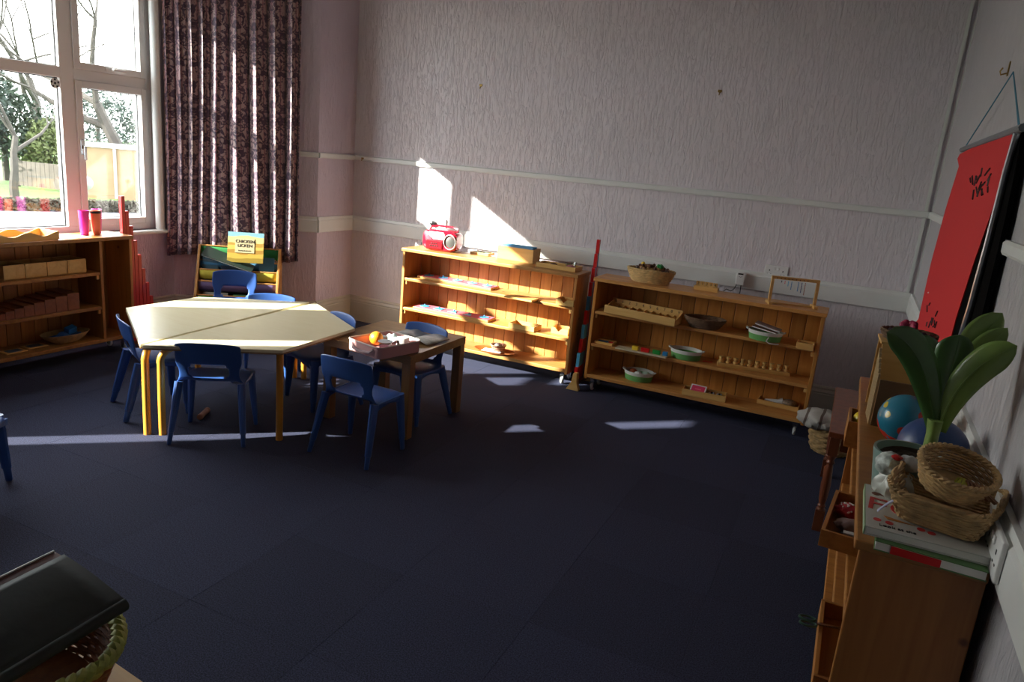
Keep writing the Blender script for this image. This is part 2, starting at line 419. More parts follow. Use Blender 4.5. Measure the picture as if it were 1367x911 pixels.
# football sticker hanging on the glass
p = atx(73, 111, XW-.06)
st = thing('window_sticker', 'small black and white football ornament on the big window pane', 'ornament', p)
fb = MB().lathe([(.0001, -.003), (.032, -.003), (.032, .003), (.0001, .003)], 20, Matrix.Rotation(R(90), 4, 'Y'))
part('ball_disc', fb, PLW, st, smooth=False)
sp_ = MB()
for k in range(5):
    a = R(90+72*k); sp_.box(.0035, math.cos(a)*.023-.006, math.sin(a)*.023-.006, .0045, math.cos(a)*.023+.006, math.sin(a)*.023+.006)
sp_.box(.0035, -.007, -.007, .0045, .007, .007)
part('black_patch', sp_, BLK, st)
part('hanging_loop', MB().tube([(.002, 0, .03), (.002, -.005, .055)], .002, 5), BLK, st)

# ------------------------------------------------------------------ curtain
def curtain():
    A = Vector((-4.715, 3.925)); B = Vector((-3.935, 4.475))
    d = (B-A).normalized(); n = Vector((d.y, -d.x)); L = (B-A).length
    mt, t, b = _new('damask_curtain')
    tcn = t.nodes.new('ShaderNodeUVMap'); mp = t.nodes.new('ShaderNodeMapping')
    t.links.new(tcn.outputs[0], mp.inputs[0])
    sx = t.nodes.new('ShaderNodeSeparateXYZ'); t.links.new(mp.outputs[0], sx.inputs[0])
    def math_(op, a, b_=None):
        q = t.nodes.new('ShaderNodeMath'); q.operation = op
        for i, v in enumerate((a, b_)):
            if v is None: continue
            if isinstance(v, (int, float)): q.inputs[i].default_value = v
            else: t.links.new(v, q.inputs[i])
        return q.outputs[0]
    # mirrored repeat -> damask medallions
    u = math_('PINGPONG', sx.outputs[0], .11); v = math_('MODULO', sx.outputs[1], .52)
    cb = t.nodes.new('ShaderNodeCombineXYZ'); t.links.new(u, cb.inputs[0]); t.links.new(v, cb.inputs[1])
    nz = t.nodes.new('ShaderNodeTexNoise'); nz.inputs['Scale'].default_value = 24; nz.inputs['Detail'].default_value = 4; nz.inputs['Distortion'].default_value = 1.6
    t.links.new(cb.outputs[0], nz.inputs['Vector'])
    r = t.nodes.new('ShaderNodeValToRGB'); r.color_ramp.elements[0].position = .46; r.color_ramp.elements[1].position = .54
    t.links.new(nz.outputs['Fac'], r.inputs['Fac'])
    stripe = t.nodes.new('ShaderNodeValToRGB'); stripe.color_ramp.interpolation = 'CONSTANT'
    e = stripe.color_ramp.elements; e[0].position = 0; e[0].color = (.40, .25, .24, 1); e[1].position = .22; e[1].color = (.28, .12, .14, 1)
    for pos, cc in ((.30, (.42, .29, .27, 1)), (.62, (.27, .11, .14, 1)), (.68, (.42, .29, .27, 1)), (.92, (.29, .14, .17, 1))):
        x_ = e.new(pos); x_.color = cc
    un = math_('DIVIDE', u, .11); t.links.new(un, stripe.inputs['Fac'])
    mx = t.nodes.new('ShaderNodeMix'); mx.data_type = 'RGBA'; t.links.new(r.outputs['Color'], mx.inputs[0])
    mx.inputs[6].default_value = (.06, .026, .052, 1); t.links.new(stripe.outputs['Color'], mx.inputs[7])
    t.links.new(mx.outputs[2], b.inputs['Base Color']); b.inputs['Roughness'].default_value = .5; b.inputs['Sheen Weight'].default_value = .3
    MATS['damask'] = mt
    nu, nv = 340, 40
    zt, = (2.62,)
    rs = random.Random(4); ph = [0]
    npl = 9
    amps = [rs.uniform(.6, 1.2) for _ in range(npl+2)]; wid = [rs.uniform(.7, 1.4) for _ in range(npl)]
    tot = sum(wid); cum = [0]
    for q in wid: cum.append(cum[-1]+q/tot)
    def phase(u_):
        for k in range(npl):
            if u_ <= cum[k+1]+1e-9: return k+(u_-cum[k])/(cum[k+1]-cum[k]), k
        return npl, npl-1
    def fn(u_, v_):
        ph_, k = phase(u_); z = zt + v_*(.535-zt)
        f = ph_-k; a = amps[k]*(1-f)+amps[k+1]*f
        depth = (.030+.010*v_)*a
        off = depth*math.sin(2*math.pi*ph_) + .012*math.sin(2*math.pi*ph_*2+1.3*v_)
        s = u_*L + (.012*math.sin(4*math.pi*ph_))*1 + .02*math.sin(2*v_+u_*9)*v_
        s += (u_-.5)*.05*v_**2
        z += .02*math.sin(u_*7) * v_
        q = A + d*s + n*(.0+off)
        return (q.x, q.y, z)
    mb = MB().grid(fn, nu, nv)
    me = mb.mesh('curtain', mt, True)
    uv = me.uv_layers.new(name='UVMap'); arc = [0]
    for i in range(nu):
        arc.append(arc[-1]+(Vector(fn((i+1)/nu, .5))-Vector(fn(i/nu, .5))).length)
    for lp in me.loops:
        vi = lp.vertex_index; i, j = divmod(vi, nv+1)
        uv.data[lp.index].uv = (arc[i], 2.62-2.08*j/nv)
    t_ = thing('curtain', 'long pleated damask curtain in mauve and purple beside the window', 'curtain', (0, 0, 0))
    part('curtain_fabric', me, None, t_, solid=.004)
    part('curtain_pole', MB().tube([(A.x-.02, A.y-.02, 2.635), (B.x+.02, B.y+.02, 2.635)], .014, 10), WHITE, t_, smooth=True)
    for s in (0, 1):
        P = A.lerp(B, s*.9+.05); Q = P-n*.11
        part('pole_bracket', MB().tube([(P.x, P.y, 2.635), (Q.x, Q.y, 2.635)], .008, 8), WHITE, t_)
curtain()

# ------------------------------------------------------------------ shelf units
ZTOP, ZS1, ZS2, ZBT = .78, .56, .337, .12
TH = .024
def shelf_unit(label, o_, rz, w, d, divider=None, back=PINEZ, base=PINE, mesh_axis='x'):
    t = thing('shelf_unit', label, 'shelf', o_, rz, 'low pine shelf units')
    part('top_panel', MB().box(-.008, -.012, ZTOP-TH, w+.008, d, ZTOP), base, t, bevel=.004)
    for x0 in (0, w-.02): part('side_panel', MB().box(x0, 0, .085, x0+.02, d-.001, ZTOP-TH), back, t, bevel=.003)
    part('bottom_panel', MB().box(.02, 0, ZBT-TH, w-.02, d-.015, ZBT), base, t, bevel=.003)
    w2 = divider if divider else w-.02
    for z in (ZS1, ZS2):
        part('shelf', MB().box(.021, .004, z-.022, w2, d-.016, z), base, t, bevel=.004)
        for x0 in (.021, w2-.019):
            part('shelf_peg', MB().box(x0, .012, z-.05, x0+.018, .026, z-.0225), LIGHTW, t, bevel=.003)
    if divider: part('divider', MB().box(divider, .0, ZBT, divider+.02, d-.016, ZTOP-TH), back, t, bevel=.003)
    n = int(round((w-.04)/.086)); bw = (w-.04)/n
    me = MB().box(.0012, 0, ZBT-TH, bw-.0012, .0098, ZTOP-TH).mesh('back_board', back)
    for k in range(n): part('back_board', me, None, t, loc=(.02+k*bw, d-.0145, 0), bevel=.0035)
    for x0 in (.05, w-.05):
        for y0 in (.05, d-.05):
            cs = part('castor', MB().box(-.014, -.012, .06, .014, .012, .097).box(-.014, -.012, .02, -.010, .012, .062).box(.010, -.012, .02, .014, .012, .062), CHROME, t, loc=(x0, y0, 0))
            part('wheel', MB().lathe([(.012, -.009), (.024, -.008), (.027, -.004), (.027, .004), (.024, .008), (.012, .009)], 16, Matrix.Translation((0, .004, .027)) @ Matrix.Rotation(R(90), 4, 'Y')), PLW, cs, smooth=True)
    part('light_block_sheet', MB().box(.021, d-.0042, ZBT-.02, w-.021, d-.001, ZTOP-TH), DARKW, t)  # added sheet: stops sun leaks and makes the board gaps read dark
    return t
U1, U2 = Vector((-2.98, 4.515, 0)), Vector((-1.487, 4.53, 0))
D = .245
shelf_unit('sunlit pine shelf unit against back wall holding the red radio', U1, .004, 1.374, D)
shelf_unit('pine shelf unit with castors at back wall, holding the acorn basket', U2, -.004, 1.413, D, back=PINE2)
# left unit: front faces +X
shelf_unit('shade-toned pine shelf unit under the window with extra tall side compartment', (-4.275, 1.72, 0), R(90), 1.555, D, divider=1.325, back=PINE_SHADE, base=PINEY)
# right unit: front faces -X
shelf_unit('pine shelf unit along right wall with potted plant on top', (.128, 3.10, 0), R(-90), 1.495, .235, back=PINE_SHADE, base=PINEY)
for _o in col.objects:
    if _o.name.startswith('shelf_unit'): pass

# ------------------------------------------------------------------ chairs
def chair_master(label):
    t = thing('child_chair', label, 'chair', (0, 0, 0), 0, 'blue plastic chairs')
    prof = [(.018, .517), (.021, .507), (.028, .47), (.036, .435), (.044, .402), (.049, .385), (.056, .362), (.063, .342), (.072, .326), (.088, .312), (.115, .303), (.16, .299), (.22, .298), (.27, .301), (.31, .302), (.33, .296), (.338, .285)]
    nt_ = 18; mb = MB(); W = len(prof)
    def halfw(i):
        y_, z_ = prof[i]
        if i <= 4: return .150+.006*min(1, i/3)
        if i <= 8: return .150-.010*math.sin(math.pi*(i-4)/5)
        return .152+.010*math.sin(math.pi*min(1, (i-8)/8))
    for i, (y_, z_) in enumerate(prof):
        hw = halfw(i)
        for j in range(nt_+1):
            s = -1+2*j/nt_; x = s*hw
            if i <= 8:
                k = 1-i/12; yy = y_+.030*k*s*s; zz = z_ - (.007*abs(s)**6 if i == 0 else 0) - (.010*s*s if i < 2 else 0)
            else:
                yy = y_ - .012*s**4*(1 if i > 13 else 0); zz = z_ + (.006*s*s if i < 14 else 0) - .018*abs(s)**10
            mb.v.append((x, yy, zz))
    for i in range(W-1):
        for j in range(nt_):
            s = abs(-1+2*(j+.5)/nt_)
            if 4 <= i <= 7 and s < (.72 if i in (5, 6) else .60): continue
            q = (i*(nt_+1)+j, i*(nt_+1)+j+1, (i+1)*(nt_+1)+j+1, (i+1)*(nt_+1)+j); mb.f.append(q)
    o = part('seat_shell', mb, BLUEP, t, smooth=True, solid=.009, sub=1)
    # apron running under the seat edge
    ap = MB()
    for s in (-1, 1):
        ap.grid(lambda u, v, s=s: (s*(.155-.004*v), .075+.235*u, .300-.045*v*(1-.55*math.sin(math.pi*u))), 10, 3)
    ap.grid(lambda u, v: (-.148+.296*u, .331-.004*v, .288-.030*v*(1-.6*math.sin(math.pi*u))), 10, 3)
    part('seat_apron', ap, BLUEP, t, smooth=True, solid=.007)
    for s in (-1, 1):
        for kind_ in (0, 1):
            a = Vector((s*.146, .085 if kind_ == 0 else .295, .300)); b_ = Vector((s*(.174 if kind_ == 0 else .167), 0.004 if kind_ == 0 else .312, .003))
            lg = MB(); pts = []; rr = []
            for q, r_ in ((0, .019), (.25, .0185), (.55, .016), (.80, .0142), (.805, .0118), (.99, .0105), (1, .009)):
                pts.append(a.lerp(b_, q)); rr.append(r_)
            lg.tube(pts, rr, 10, sx=1.35, up=(0, 1, 0))
            part('leg', lg, BLUEP, t, smooth=True)
    lb = MB(); z_ = .455
    def pl(x, z): s = x/.15; return (x, .022+(.517-z)*.235+.03*.85*s*s-.0062, z)
    pts = [pl(-.028, .480), pl(.028, .480), pl(.028, .435), pl(-.028, .435), pl(-.028, .480)]
    lb.tube(pts, .0011, 5)
    part('label_recess', lb, mat('blue_edge', (.10, .2, .5), .35), t)
    return t
CHAIRS = [
    ((-2.664, 2.402), .56, 'blue chair with its back to the camera at near side of yellow-legged table'),
    ((-3.363, 2.455), -.47, 'leftmost complete blue chair, at the left corner of the yellow-legged table'),
    ((-2.059, 2.637), -.015, 'blue chair in front of the small brown square table'),
    ((-2.135, 3.578), 3.041, 'blue chair behind the small brown table, nearest the sunlit shelves'),
    ((-2.608, 3.427), 2.739, 'blue chair between the yellow-legged table and the brown table'),
    ((-4.055, 3.955), 3.79, 'blue chair in front of the picture-book rack, farthest at back'),
    ((-3.300, 3.535), 3.64, 'blue chair at far side of yellow-legged table, nearest the wall corner'),
]
# ------------------------------------------------------------------ hexagonal table (two trapezoids)
def trapezoid(label, verts, feet):
    cxx = sum(v[0] for v in verts)/4; cyy = sum(v[1] for v in verts)/4
    t = thing('trapezoid_table', label, 'table', (cxx, cyy, 0), 0, 'trapezoid tables pushed together')
    vs = [(v[0]-cxx, v[1]-cyy) for v in verts]
    part('tabletop', MB().prism(vs, .474, .490), MAPLE, t, bevel=.002)
    part('edge_band', MB().prism([(x*1.001, y*1.001) for x, y in vs], .467, .4735), OAK, t, bevel=.001)
    for k, (fx, fy) in enumerate(feet):
        p = Vector((fx-cxx, fy-cyy)); d = -p.normalized()
        pts = [(p.x, p.y, 0), (p.x, p.y, .20), (p.x+d.x*.002, p.y+d.y*.002, .36)]
        for a in range(1, 9):
            q = R(90*a/8); r_ = .075
            pts.append((p.x+d.x*(r_-r_*math.cos(q)), p.y+d.y*(r_-r_*math.cos(q)), .372+r_*math.sin(q)))
        pts.append((p.x+d.x*.20, p.y+d.y*.20, .4465))
        part('leg', MB().tube(pts, .018, 12), BEECH, t, smooth=True)
    return t
VA = [(-2.94, 2.275), (-3.051, 3.585), (-3.588, 3.195), (-3.608, 2.711)]
VB = [(-2.923, 2.273), (-2.405, 2.640), (-2.432, 3.243), (-3.019, 3.605)]
trapezoid('pale trapezoid table with yellow legs, the half nearer the window', [VA[0], VA[1], VA[2], VA[3]], [(-3.002, 2.345), (-3.09, 3.50), (-3.53, 3.13), (-3.53, 2.75)])
trapezoid('pale trapezoid table with yellow legs, the half nearer the brown table', [VB[0], VB[1], VB[2], VB[3]], [(-2.945, 2.385), (-2.454, 2.675), (-2.535, 3.19), (-3.03, 3.52)])
# brown square table
bt = thing('square_table', 'low brown wood-effect square table with thick legs', 'table', (-2.235, 3.365, 0))
hx, hy, zt = .285, .297, .462
bx0, bx1, by0, by1 = -2.500, -1.937, 3.058, 3.638
bt.location = ((bx0+bx1)/2, (by0+by1)/2, 0); hx, hy = (bx1-bx0)/2, (by1-by0)/2
part('tabletop', MB().box(-hx, -hy, zt-.045, hx, hy, zt), OAK, bt, bevel=.0015)
for sx_ in (-1, 1):
    for sy_ in (-1, 1):
        x0 = sx_*(hx-.027); y0 = sy_*(hy-.027)
        part('leg', MB().box(x0-.025, y0-.025, 0, x0+.025, y0+.025, zt-.0455), wood('oak_leg', (.34, .19, .075), (.25, .13, .05), (16, 16, 1), .35, False, .05) if 'oak_leg' not in MATS else MATS['oak_leg'], bt, bevel=.0015)

chair0 = chair_master(CHAIRS[0][2]); chair0.location = (*CHAIRS[0][0], 0); chair0.rotation_euler.z = CHAIRS[0][1]
index_kids()
for (xy, a, lb) in CHAIRS[1:]:
    dup(chair0, (*xy, 0), a, lb)
# chair cut off by the left edge of the picture
q = at(0, 700, 0)
dup(chair0, (q.x-.46, q.y-.10, 0), -.9, 'blue chair at the left picture edge, only a leg showing')

# rolled wooden bar under the table
p = at(272, 556, 0)
t = thing('wooden_roller', 'short brown wooden roller on the carpet under the yellow-legged table', 'roller', p, R(28))
part('roller_body', MB().lathe([(.010, -.06), (.015, -.058), (.016, -.045), (.014, -.043), (.0145, .045), (.016, .047), (.0155, .058), (.010, .06)], 16, Matrix.Translation((0, 0, .016)) @ Matrix.Rotation(R(90), 4, 'X')), mat('terracotta_wood', (.28, .10, .05), .5, var=.3, vscale=60), t, smooth=True)

# ------------------------------------------------------------------ small-object helpers
RED = c('red_paint', (.55, .012, .012), .3); BLU = c('blue_paint', (.03, .22, .48), .3); SKY_ = c('light_blue_paint', (.10, .45, .72), .3)
GRN = c('green_paint', (.02, .28, .05), .35); YEL = c('yellow_paint', (.80, .55, .04), .35); PINK = c('pink_card', (.75, .16, .20), .6)
PAPER = c('paper_white', (.75, .74, .70), .6); BLK2 = c('ink_black', (.01, .01, .01), .6)
WICK = mat('wicker_straw', (.62, .42, .18), .5, var=.25, vscale=40); WICKD = mat('wicker_brown', (.17, .10, .055), .6, var=.35, vscale=40)
WICKM = mat('wicker_tan', (.42, .27, .12), .5, var=.3, vscale=40)
def basket(name, label, cat, loc, rz, rx, ry, h, mt, flare=1.25, rows=8, stakes=22, sq=2.0, rr=None, rot=None, group=None, rim=.006, mt_rim=None, wave=0):
    t = thing(name, label, cat, loc, rz, group, rot=rot)
    rr = rr or h/rows/2*1.05
    def pt(a, f, off, z):
        ca, sa = math.cos(a), math.sin(a); e = 2/sq
        k = 1/flare+(1-1/flare)*f**.8
        X = rx*k*(abs(ca)**e)*(1 if ca >= 0 else -1); Y = ry*k*(abs(sa)**e)*(1 if sa >= 0 else -1)
        L = math.hypot(X, Y); s = 1+off/L
        return (X*s, Y*s, z+wave*math.cos(2*a)*f)
    wv = MB()
    for i in range(rows):
        f = (i+.5)/rows
        wv.ring(lambda a: pt(a, f, rr*.55*math.sin(a*stakes/2+math.pi*i), rr+(h-2*rr)*f), 64 if rows < 12 else 72, rr, 5)
    part('weave', wv, mt, t, smooth=True)
    sk = MB()
    for j in range(stakes):
        a = 2*math.pi*(j+.0)/stakes
        sk.tube([pt(a, f, 0, .003+(h-.003)*f) for f in (0, .35, .7, 1)], rr*.6, 5)
    part('upright_stakes', sk, mt, t)
    bs = MB(); pl = [pt(2*math.pi*i/40, 0, -.002, 0)[:2] for i in range(40)]
    bs.prism(pl, .0, .005); part('base', bs, mt, t)
    rm = MB()
    for k in range(2):
        rm.ring(lambda a, k=k: pt(a, 1, rim*.55*math.cos(a*stakes/1.5+math.pi*k), h+rim*.55*math.sin(a*stakes/1.5+math.pi*k)), 240 if stakes > 40 else 110, rim*.7, 5)
    part('braided_rim', rm, mt_rim or mt, t, smooth=True)
    return t
def rope_bowl(label, loc, rx, ry, h, rz=0):
    t = thing('rope_basket', label, 'basket', loc, rz, 'green and white rope baskets')
    def bowl(z0, z1, n, mt, nm):
        mb = MB(); r_ = (z1-z0)/n/2
        for i in range(n):
            z = z0+r_*(2*i+1); k = .88+.12*(z/h)
            mb.ring(lambda a: (rx*k*math.cos(a), ry*k*math.sin(a), z), 40, r_*1.12, 6)
        part(nm, mb, mt, t, smooth=True)
    bowl(0, h*.62, 7, c('green_rope', (.16, .42, .12), .8), 'green_coils'); bowl(h*.62, h, 4, c('white_rope', (.72, .72, .66), .8), 'white_coils')
    part('base', MB().lathe([(.001, .002), (.88, .002), (.88, .006), (.001, .006)], 30, Matrix.Diagonal((rx, ry, 1, 1))), MATS['green_rope'], t)
    for s in (-1, 1):
        part('handle', MB().tube([(s*rx*.98, -.025, h-.004), (s*(rx+.012), -.012, h+.001), (s*(rx+.012), .012, h+.001), (s*rx*.98, .025, h-.004)], .004, 6), MATS['white_rope'], t, smooth=True)
    return t
def tray_mb(w, d, h, th=.008, base=.006):
    return MB().box(-w/2, -d/2, 0, w/2, d/2, base).box(-w/2, -d/2, base, w/2, -d/2+th, h).box(-w/2, d/2-th, base, w/2, d/2, h).box(-w/2, -d/2+th, base, -w/2+th, d/2-th, h).box(w/2-th, -d/2+th, base, w/2, d/2-th, h)
def tray(label, loc, w, d, h, mt, rz=0, name='wooden_tray', cat='tray', th=.008, group=None):
    t = thing(name, label, cat, loc, rz, group)
    part('tray_base', MB().box(-w/2, -d/2, 0, w/2, d/2, .006), mt, t, bevel=.001)
    part('side', MB().box(-w/2, -d/2, .006, w/2, -d/2+th, h), mt, t, bevel=.001)
    part('side', MB().box(-w/2, d/2-th, .006, w/2, d/2, h), mt, t, bevel=.001)
    part('end', MB().box(-w/2, -d/2+th, .006, -w/2+th, d/2-th, h), mt, t, bevel=.001)
    part('end', MB().box(w/2-th, -d/2+th, .006, w/2, d/2-th, h), mt, t, bevel=.001)
    return t
def socket(label, loc, rz):
    t = thing('wall_socket', label, 'socket', loc, rz)   # local: x along the wall, -y into room
    part('faceplate', MB().box(-.073, -.010, -.043, .073, 0, .043), PLW, t, bevel=.003)
    for s in (-1, 1):
        k = MB(); X = s*.042
        k.box(X-.003, -.0108, .004, X+.003, -.0098, .014); k.box(X-.014, -.0108, -.016, X-.007, -.0098, -.012); k.box(X+.007, -.0108, -.016, X+.014, -.0098, -.012)
        part('pin_holes', k, BLK, t)
        part('switch', MB().box(s*.012-.006, -.014, .012, s*.012+.006, -.010, .030), PLW, t, bevel=.002)
    return t

# ------------------------------------------------------------------ things on the first (sunlit) unit
EPS = .0006
zt = ZTOP+EPS
# radio
P = at(594, 334, zt); rad = thing('radio', 'red and silver portable radio with round speakers on the sunlit shelf unit', 'radio', (P.x, 4.66, zt), R(6))
rad.scale = (1.12, 1.12, 1.25)
REDP = c('glossy_red_plastic', (.42, .01, .03), .2, coat=.6); SILV = c('silver_plastic', (.62, .60, .60), .3)
body = MB(); n = 20
for yy, k in ((-.058, .86), (-.05, .97), (0, 1), (.05, .97), (.058, .86)):
    for j in range(n*2):
        a = math.pi*j/n; ca, sa = math.cos(a), math.sin(a)
        body.v.append((.125*k*math.copysign(abs(ca)**.45, ca), yy, .062+.062*k*math.copysign(abs(sa)**.55, sa)))
N2 = n*2
for i in range(4):
    for j in range(N2): body.f.append((i*N2+j, (i+1)*N2+j, (i+1)*N2+(j+1) % N2, i*N2+(j+1) % N2))
body.f.append(tuple(range(N2))); body.f.append(tuple(4*N2+j for j in reversed(range(N2))))
part('body', body, REDP, rad, smooth=True)
Mf = Matrix.Rotation(R(90), 4, 'X')
for s in (1,):
    r1 = part('speaker_ring', MB().lathe([(.036, .0), (.044, .0), (.046, .006), (.044, .012), (.041, .014), (.038, .010)], 28, Matrix.Translation((s*.078, -.053, .060)) @ Mf, cap0=False, cap1=False), SILV, rad, smooth=True)
    part('speaker_grille', MB().lathe([(.0005, .009), (.02, .0085), (.037, .004), (.037, .001), (.0005, .001)], 24, Matrix.Translation((s*.078, -.053, .060)) @ Mf), c('grey_mesh', (.16, .16, .15), .35, metal=.6), r1, smooth=True)
part('silver_fascia', MB().prism([(-.040, .066), (.034, .066), (.040, .100), (.030, .112), (-.070, .112), (-.085, .100)], .050, .062, Mf), SILV, rad, bevel=.003)
cp = part('control_panel', MB().box(-.092, -.066, .012, .026, -.050, .062), c('deep_red_panel', (.30, .01, .02), .25), rad, bevel=.004)
kb = MB()
for k in range(4): kb.box(-.060+.016*k, -.068, .026, -.050+.016*k, -.063, .034)
for k in range(3): kb.box(-.052+.016*k, -.068, .040, -.042+.016*k, -.063, .047)
part('buttons', kb, BLK, cp, bevel=.001)
part('carry_handle', MB().tube([(-.10, .01, .115), (-.095, .022, .132), (-.05, .03, .140), (.05, .03, .140), (.095, .022, .132), (.10, .01, .115)], .006, 8), REDP, rad, smooth=True)
part('side_speaker', MB().lathe([(.001, .012), (.030, .010), (.040, 0)], 24, Matrix.Translation((-.122, 0, .062)) @ Matrix.Rotation(R(-90), 4, 'Y')), MATS['grey_mesh'], rad, smooth=True)
# socket and plug
so1 = socket('white double wall socket behind the red radio', (-3.02, YB-.0005, .925), 0)
pg = thing('power_plug', 'black power plug with its cable in the socket behind the radio', 'plug', (-3.062, YB-.0115, .925))
part('plug_body', MB().lathe([(.010, 0), (.020, .004), (.022, .014), (.018, .028), (.006, .034)], 16, Mf), BLK, pg, smooth=True)
part('cable', MB().tube([(0, -.02, -.012), (-.004, -.028, -.05), (-.012, -.03, -.10), (.01, -.10, -.138), (.02, -.2, -.1425), (.06, -.26, -.142)], .003, 6), BLK, pg, smooth=True)
# small tray of green papers
P = at(643, 341, zt)
t = tray('shallow wooden tray of pale green papers right of the radio', (P.x-.02, P.y+.05, zt), .15, .11, .018, LIGHTW, 0)
t2 = thing('paper_stack', 'pale green papers in the shallow tray beside the radio', 'papers', (P.x-.03, P.y+.05, zt+.0065), .1)
for k in range(4): part('sheet', MB().box(-.055, -.04, 0, .055, .04, .0016), c('pale_green_paper', (.50, .66, .52), .7), t2, loc=(0, 0, .002*k+.0002), rz=.12*(k-1.5), bevel=.0003)
# card box
P0 = at(663, 345, zt); P1 = at(706, 352, zt)
cbx = (P0.x+P1.x)/2+.01; cby = (P0.y+P1.y)/2+.075; cw = P1.x-P0.x
t = tray('tall open wooden box filled with blue and green cards', (cbx, cby, zt), cw+.02, .13, .095, LIGHTW, 0, name='card_box', cat='box')
t2 = thing('flash_cards', 'blue and dark green cards standing in the wooden box', 'cards', (cbx, cby, zt+.0065))
for k in range(9): part('card', MB().box(-cw/2+.006, -.0025, 0, cw/2-.012, .0005, .093+.003*(k % 3)), [c('blue_card', (.14, .36, .58), .6), c('dark_green_card', (.03, .10, .09), .6)][k in (4, 7)], t2, loc=(0, -.045+.011*k, 0))
# tray with pebble and pink tub
P0 = at(714, 356, zt); P1 = at(768, 364, zt)
tw = P1.x-P0.x; tcx = (P0.x+P1.x)/2; tcy = (P0.y+P1.y)/2+.075
tray('light wooden tray with a pink tub at right end of sunlit unit', (tcx, tcy, zt), tw, .135, .030, LIGHTW, -.02)
tb = thing('plastic_tub', 'clear plastic tub with pink contents on the wooden tray', 'tub', (tcx+tw*.28, tcy+.005, zt+.0065))
part('tub_wall', MB().lathe([(.030, 0), (.032, .002), (.040, .045), (.043, .047), (.040, .048), (.030, .004)], 24, cap1=False), CLEAR, tb, smooth=True)
part('pink_contents', MB().lathe([(.028, .003), (.031, .020), (.012, .027), (.001, .026)], 20), c('pink_dough', (.75, .18, .28), .6), tb, smooth=True)
solo('brown_lump', MB().ball(0, 0, .012, .026, 8, sz=.45), mat('brown_clay', (.16, .07, .03), .7, bump=.5, bscale=80), 'brown lump lying in the wooden tray beside the pink tub', 'clay', (tcx-.05, tcy+.02, zt+.0066), smooth=True)

# sandpaper boards
def shape_board(label, z, p0, p1, shapes, grp):
    A = at(*p0, z); B = at(*p1, z); w = (B-A).length; rz_ = math.atan2(B.y-A.y, B.x-A.x)
    t = thing('shape_board', label, 'board', (A.x, min(A.y, 4.600), z), max(rz_, -.02), grp); d = .135
    tilt = Matrix.Rotation(R(4), 4, 'X')
    part('board', MB().box(0, 0, 0, w, d, .014), LIGHTW, t, bevel=.001)
    part('pink_face', MB().box(.004, .004, .0145, w-.004, d-.004, .017), PINK, t, bevel=.0005)
    n = len(shapes)
    for i, s in enumerate(shapes):
        cx_ = w*(i+.5)/n; q = MB()
        if s == 'o': q.lathe([(.036, .0175), (.036, .0205)], 24, Matrix.Translation((cx_, d/2, 0)))
        elif s == 'e': q.lathe([(.040, .0175), (.040, .0205)], 24, Matrix.Translation((cx_, d/2, 0)) @ Matrix.Diagonal((1, .7, 1, 1)))
        elif s == 't': q.prism([(cx_-.036, d/2-.035), (cx_+.036, d/2-.035), (cx_, d/2+.04)], .0175, .0205)
        else: q.box(cx_-.034, d/2-.034, .0175, cx_+.034, d/2+.034, .0205)
        part('blue_inset', q, SKY_ if s != 'd' else BLU, t)
        part('inset_knob', MB().lathe([(.003, .0208), (.003, .026), (.006, .029), (.004, .033), (.0005, .034)], 10, Matrix.Translation((cx_, d/2, 0))), BLU, t, smooth=True)
    return t
shape_board('pink board with round blue insets on the upper sunlit shelf', ZS1+EPS, (559, 370), (655, 388), 'oooeo', 'pink shape boards')
shape_board('pink board with square and triangle blue insets on second sunlit shelf', ZS2+EPS, (551, 412), (651, 431), 'ostto', 'pink shape boards')
# flat ruled board and notch boxes
P0 = at(676, 398, ZS1); P1 = at(713, 404, ZS1)
t = thing('ruled_board', 'flat pale wooden board with ruled lines on upper sunlit shelf', 'board', ((P0.x+P1.x)/2, P0.y+.06, ZS1+EPS), -.03)
part('board', MB().box(-.12, -.06, 0, .09, .06, .012), LIGHTW, t, bevel=.001)
for k in range(5): part('ruled_line', MB().box(-.105+.018*k, -.04, .0121, -.103+.018*k, .05, .0128), c('brown_ink', (.25, .12, .04), .6), t)
def notch_box(label, z, p, grp='notched wooden boxes'):
    P = at(*p, z); t = thing('notched_box', label, 'box', (P.x, P.y+.055, z+EPS), 0, grp)
    w, d, h = .125, .10, .045
    part('box_base', MB().box(-w/2, -d/2, 0, w/2, d/2, .005), LIGHTW, t)
    for s in (-1, 1):
        q = MB(); y0 = s*(d/2-.003); poly = [(-w/2, .0055), (w/2, .0055), (w/2, h), (.02, h), (-.01, .018), (-.035, h), (-w/2, h)] if s < 0 else [(-w/2, .0055), (w/2, .0055), (w/2, h), (-w/2, h)]
        q.prism(poly, -y0-.003, -y0+.003, Mf); part('side', q, LIGHTW, t)
    for s in (-1, 1): part('end', MB().box(s*(w/2)-.003-(.003*s), -d/2+.0065, .0055, s*(w/2)+.003-(.003*s), d/2-.0065, h), LIGHTW, t)
    return t
notch_box('notched wooden box at right end of the upper sunlit shelf', ZS1, (753, 409))
notch_box('notched wooden box at right end of the second sunlit shelf', ZS2, (746, 447))
P = at(695, 441, ZS2)
tray('open pale wooden box with pencils on second sunlit shelf', (P.x, P.y+.07, ZS2+EPS), .20, .12, .034, LIGHTW, -.04, name='open_box', cat='box', th=.005)
for k in range(3):
    solo('pencil', MB().tube([(-.07, 0, .004), (.06, 0, .004)], .004, 6), [c('dark_pencil', (.05, .03, .05), .4), PINK, PAPER][k], ['dark pencil in the open box on second sunlit shelf', 'pink pencil in the open box on second sunlit shelf', 'white pencil in the open box on second sunlit shelf'][k], 'pencil', (P.x-.02, P.y+.045+.022*k, ZS2+.0072), -.1+.08*k)
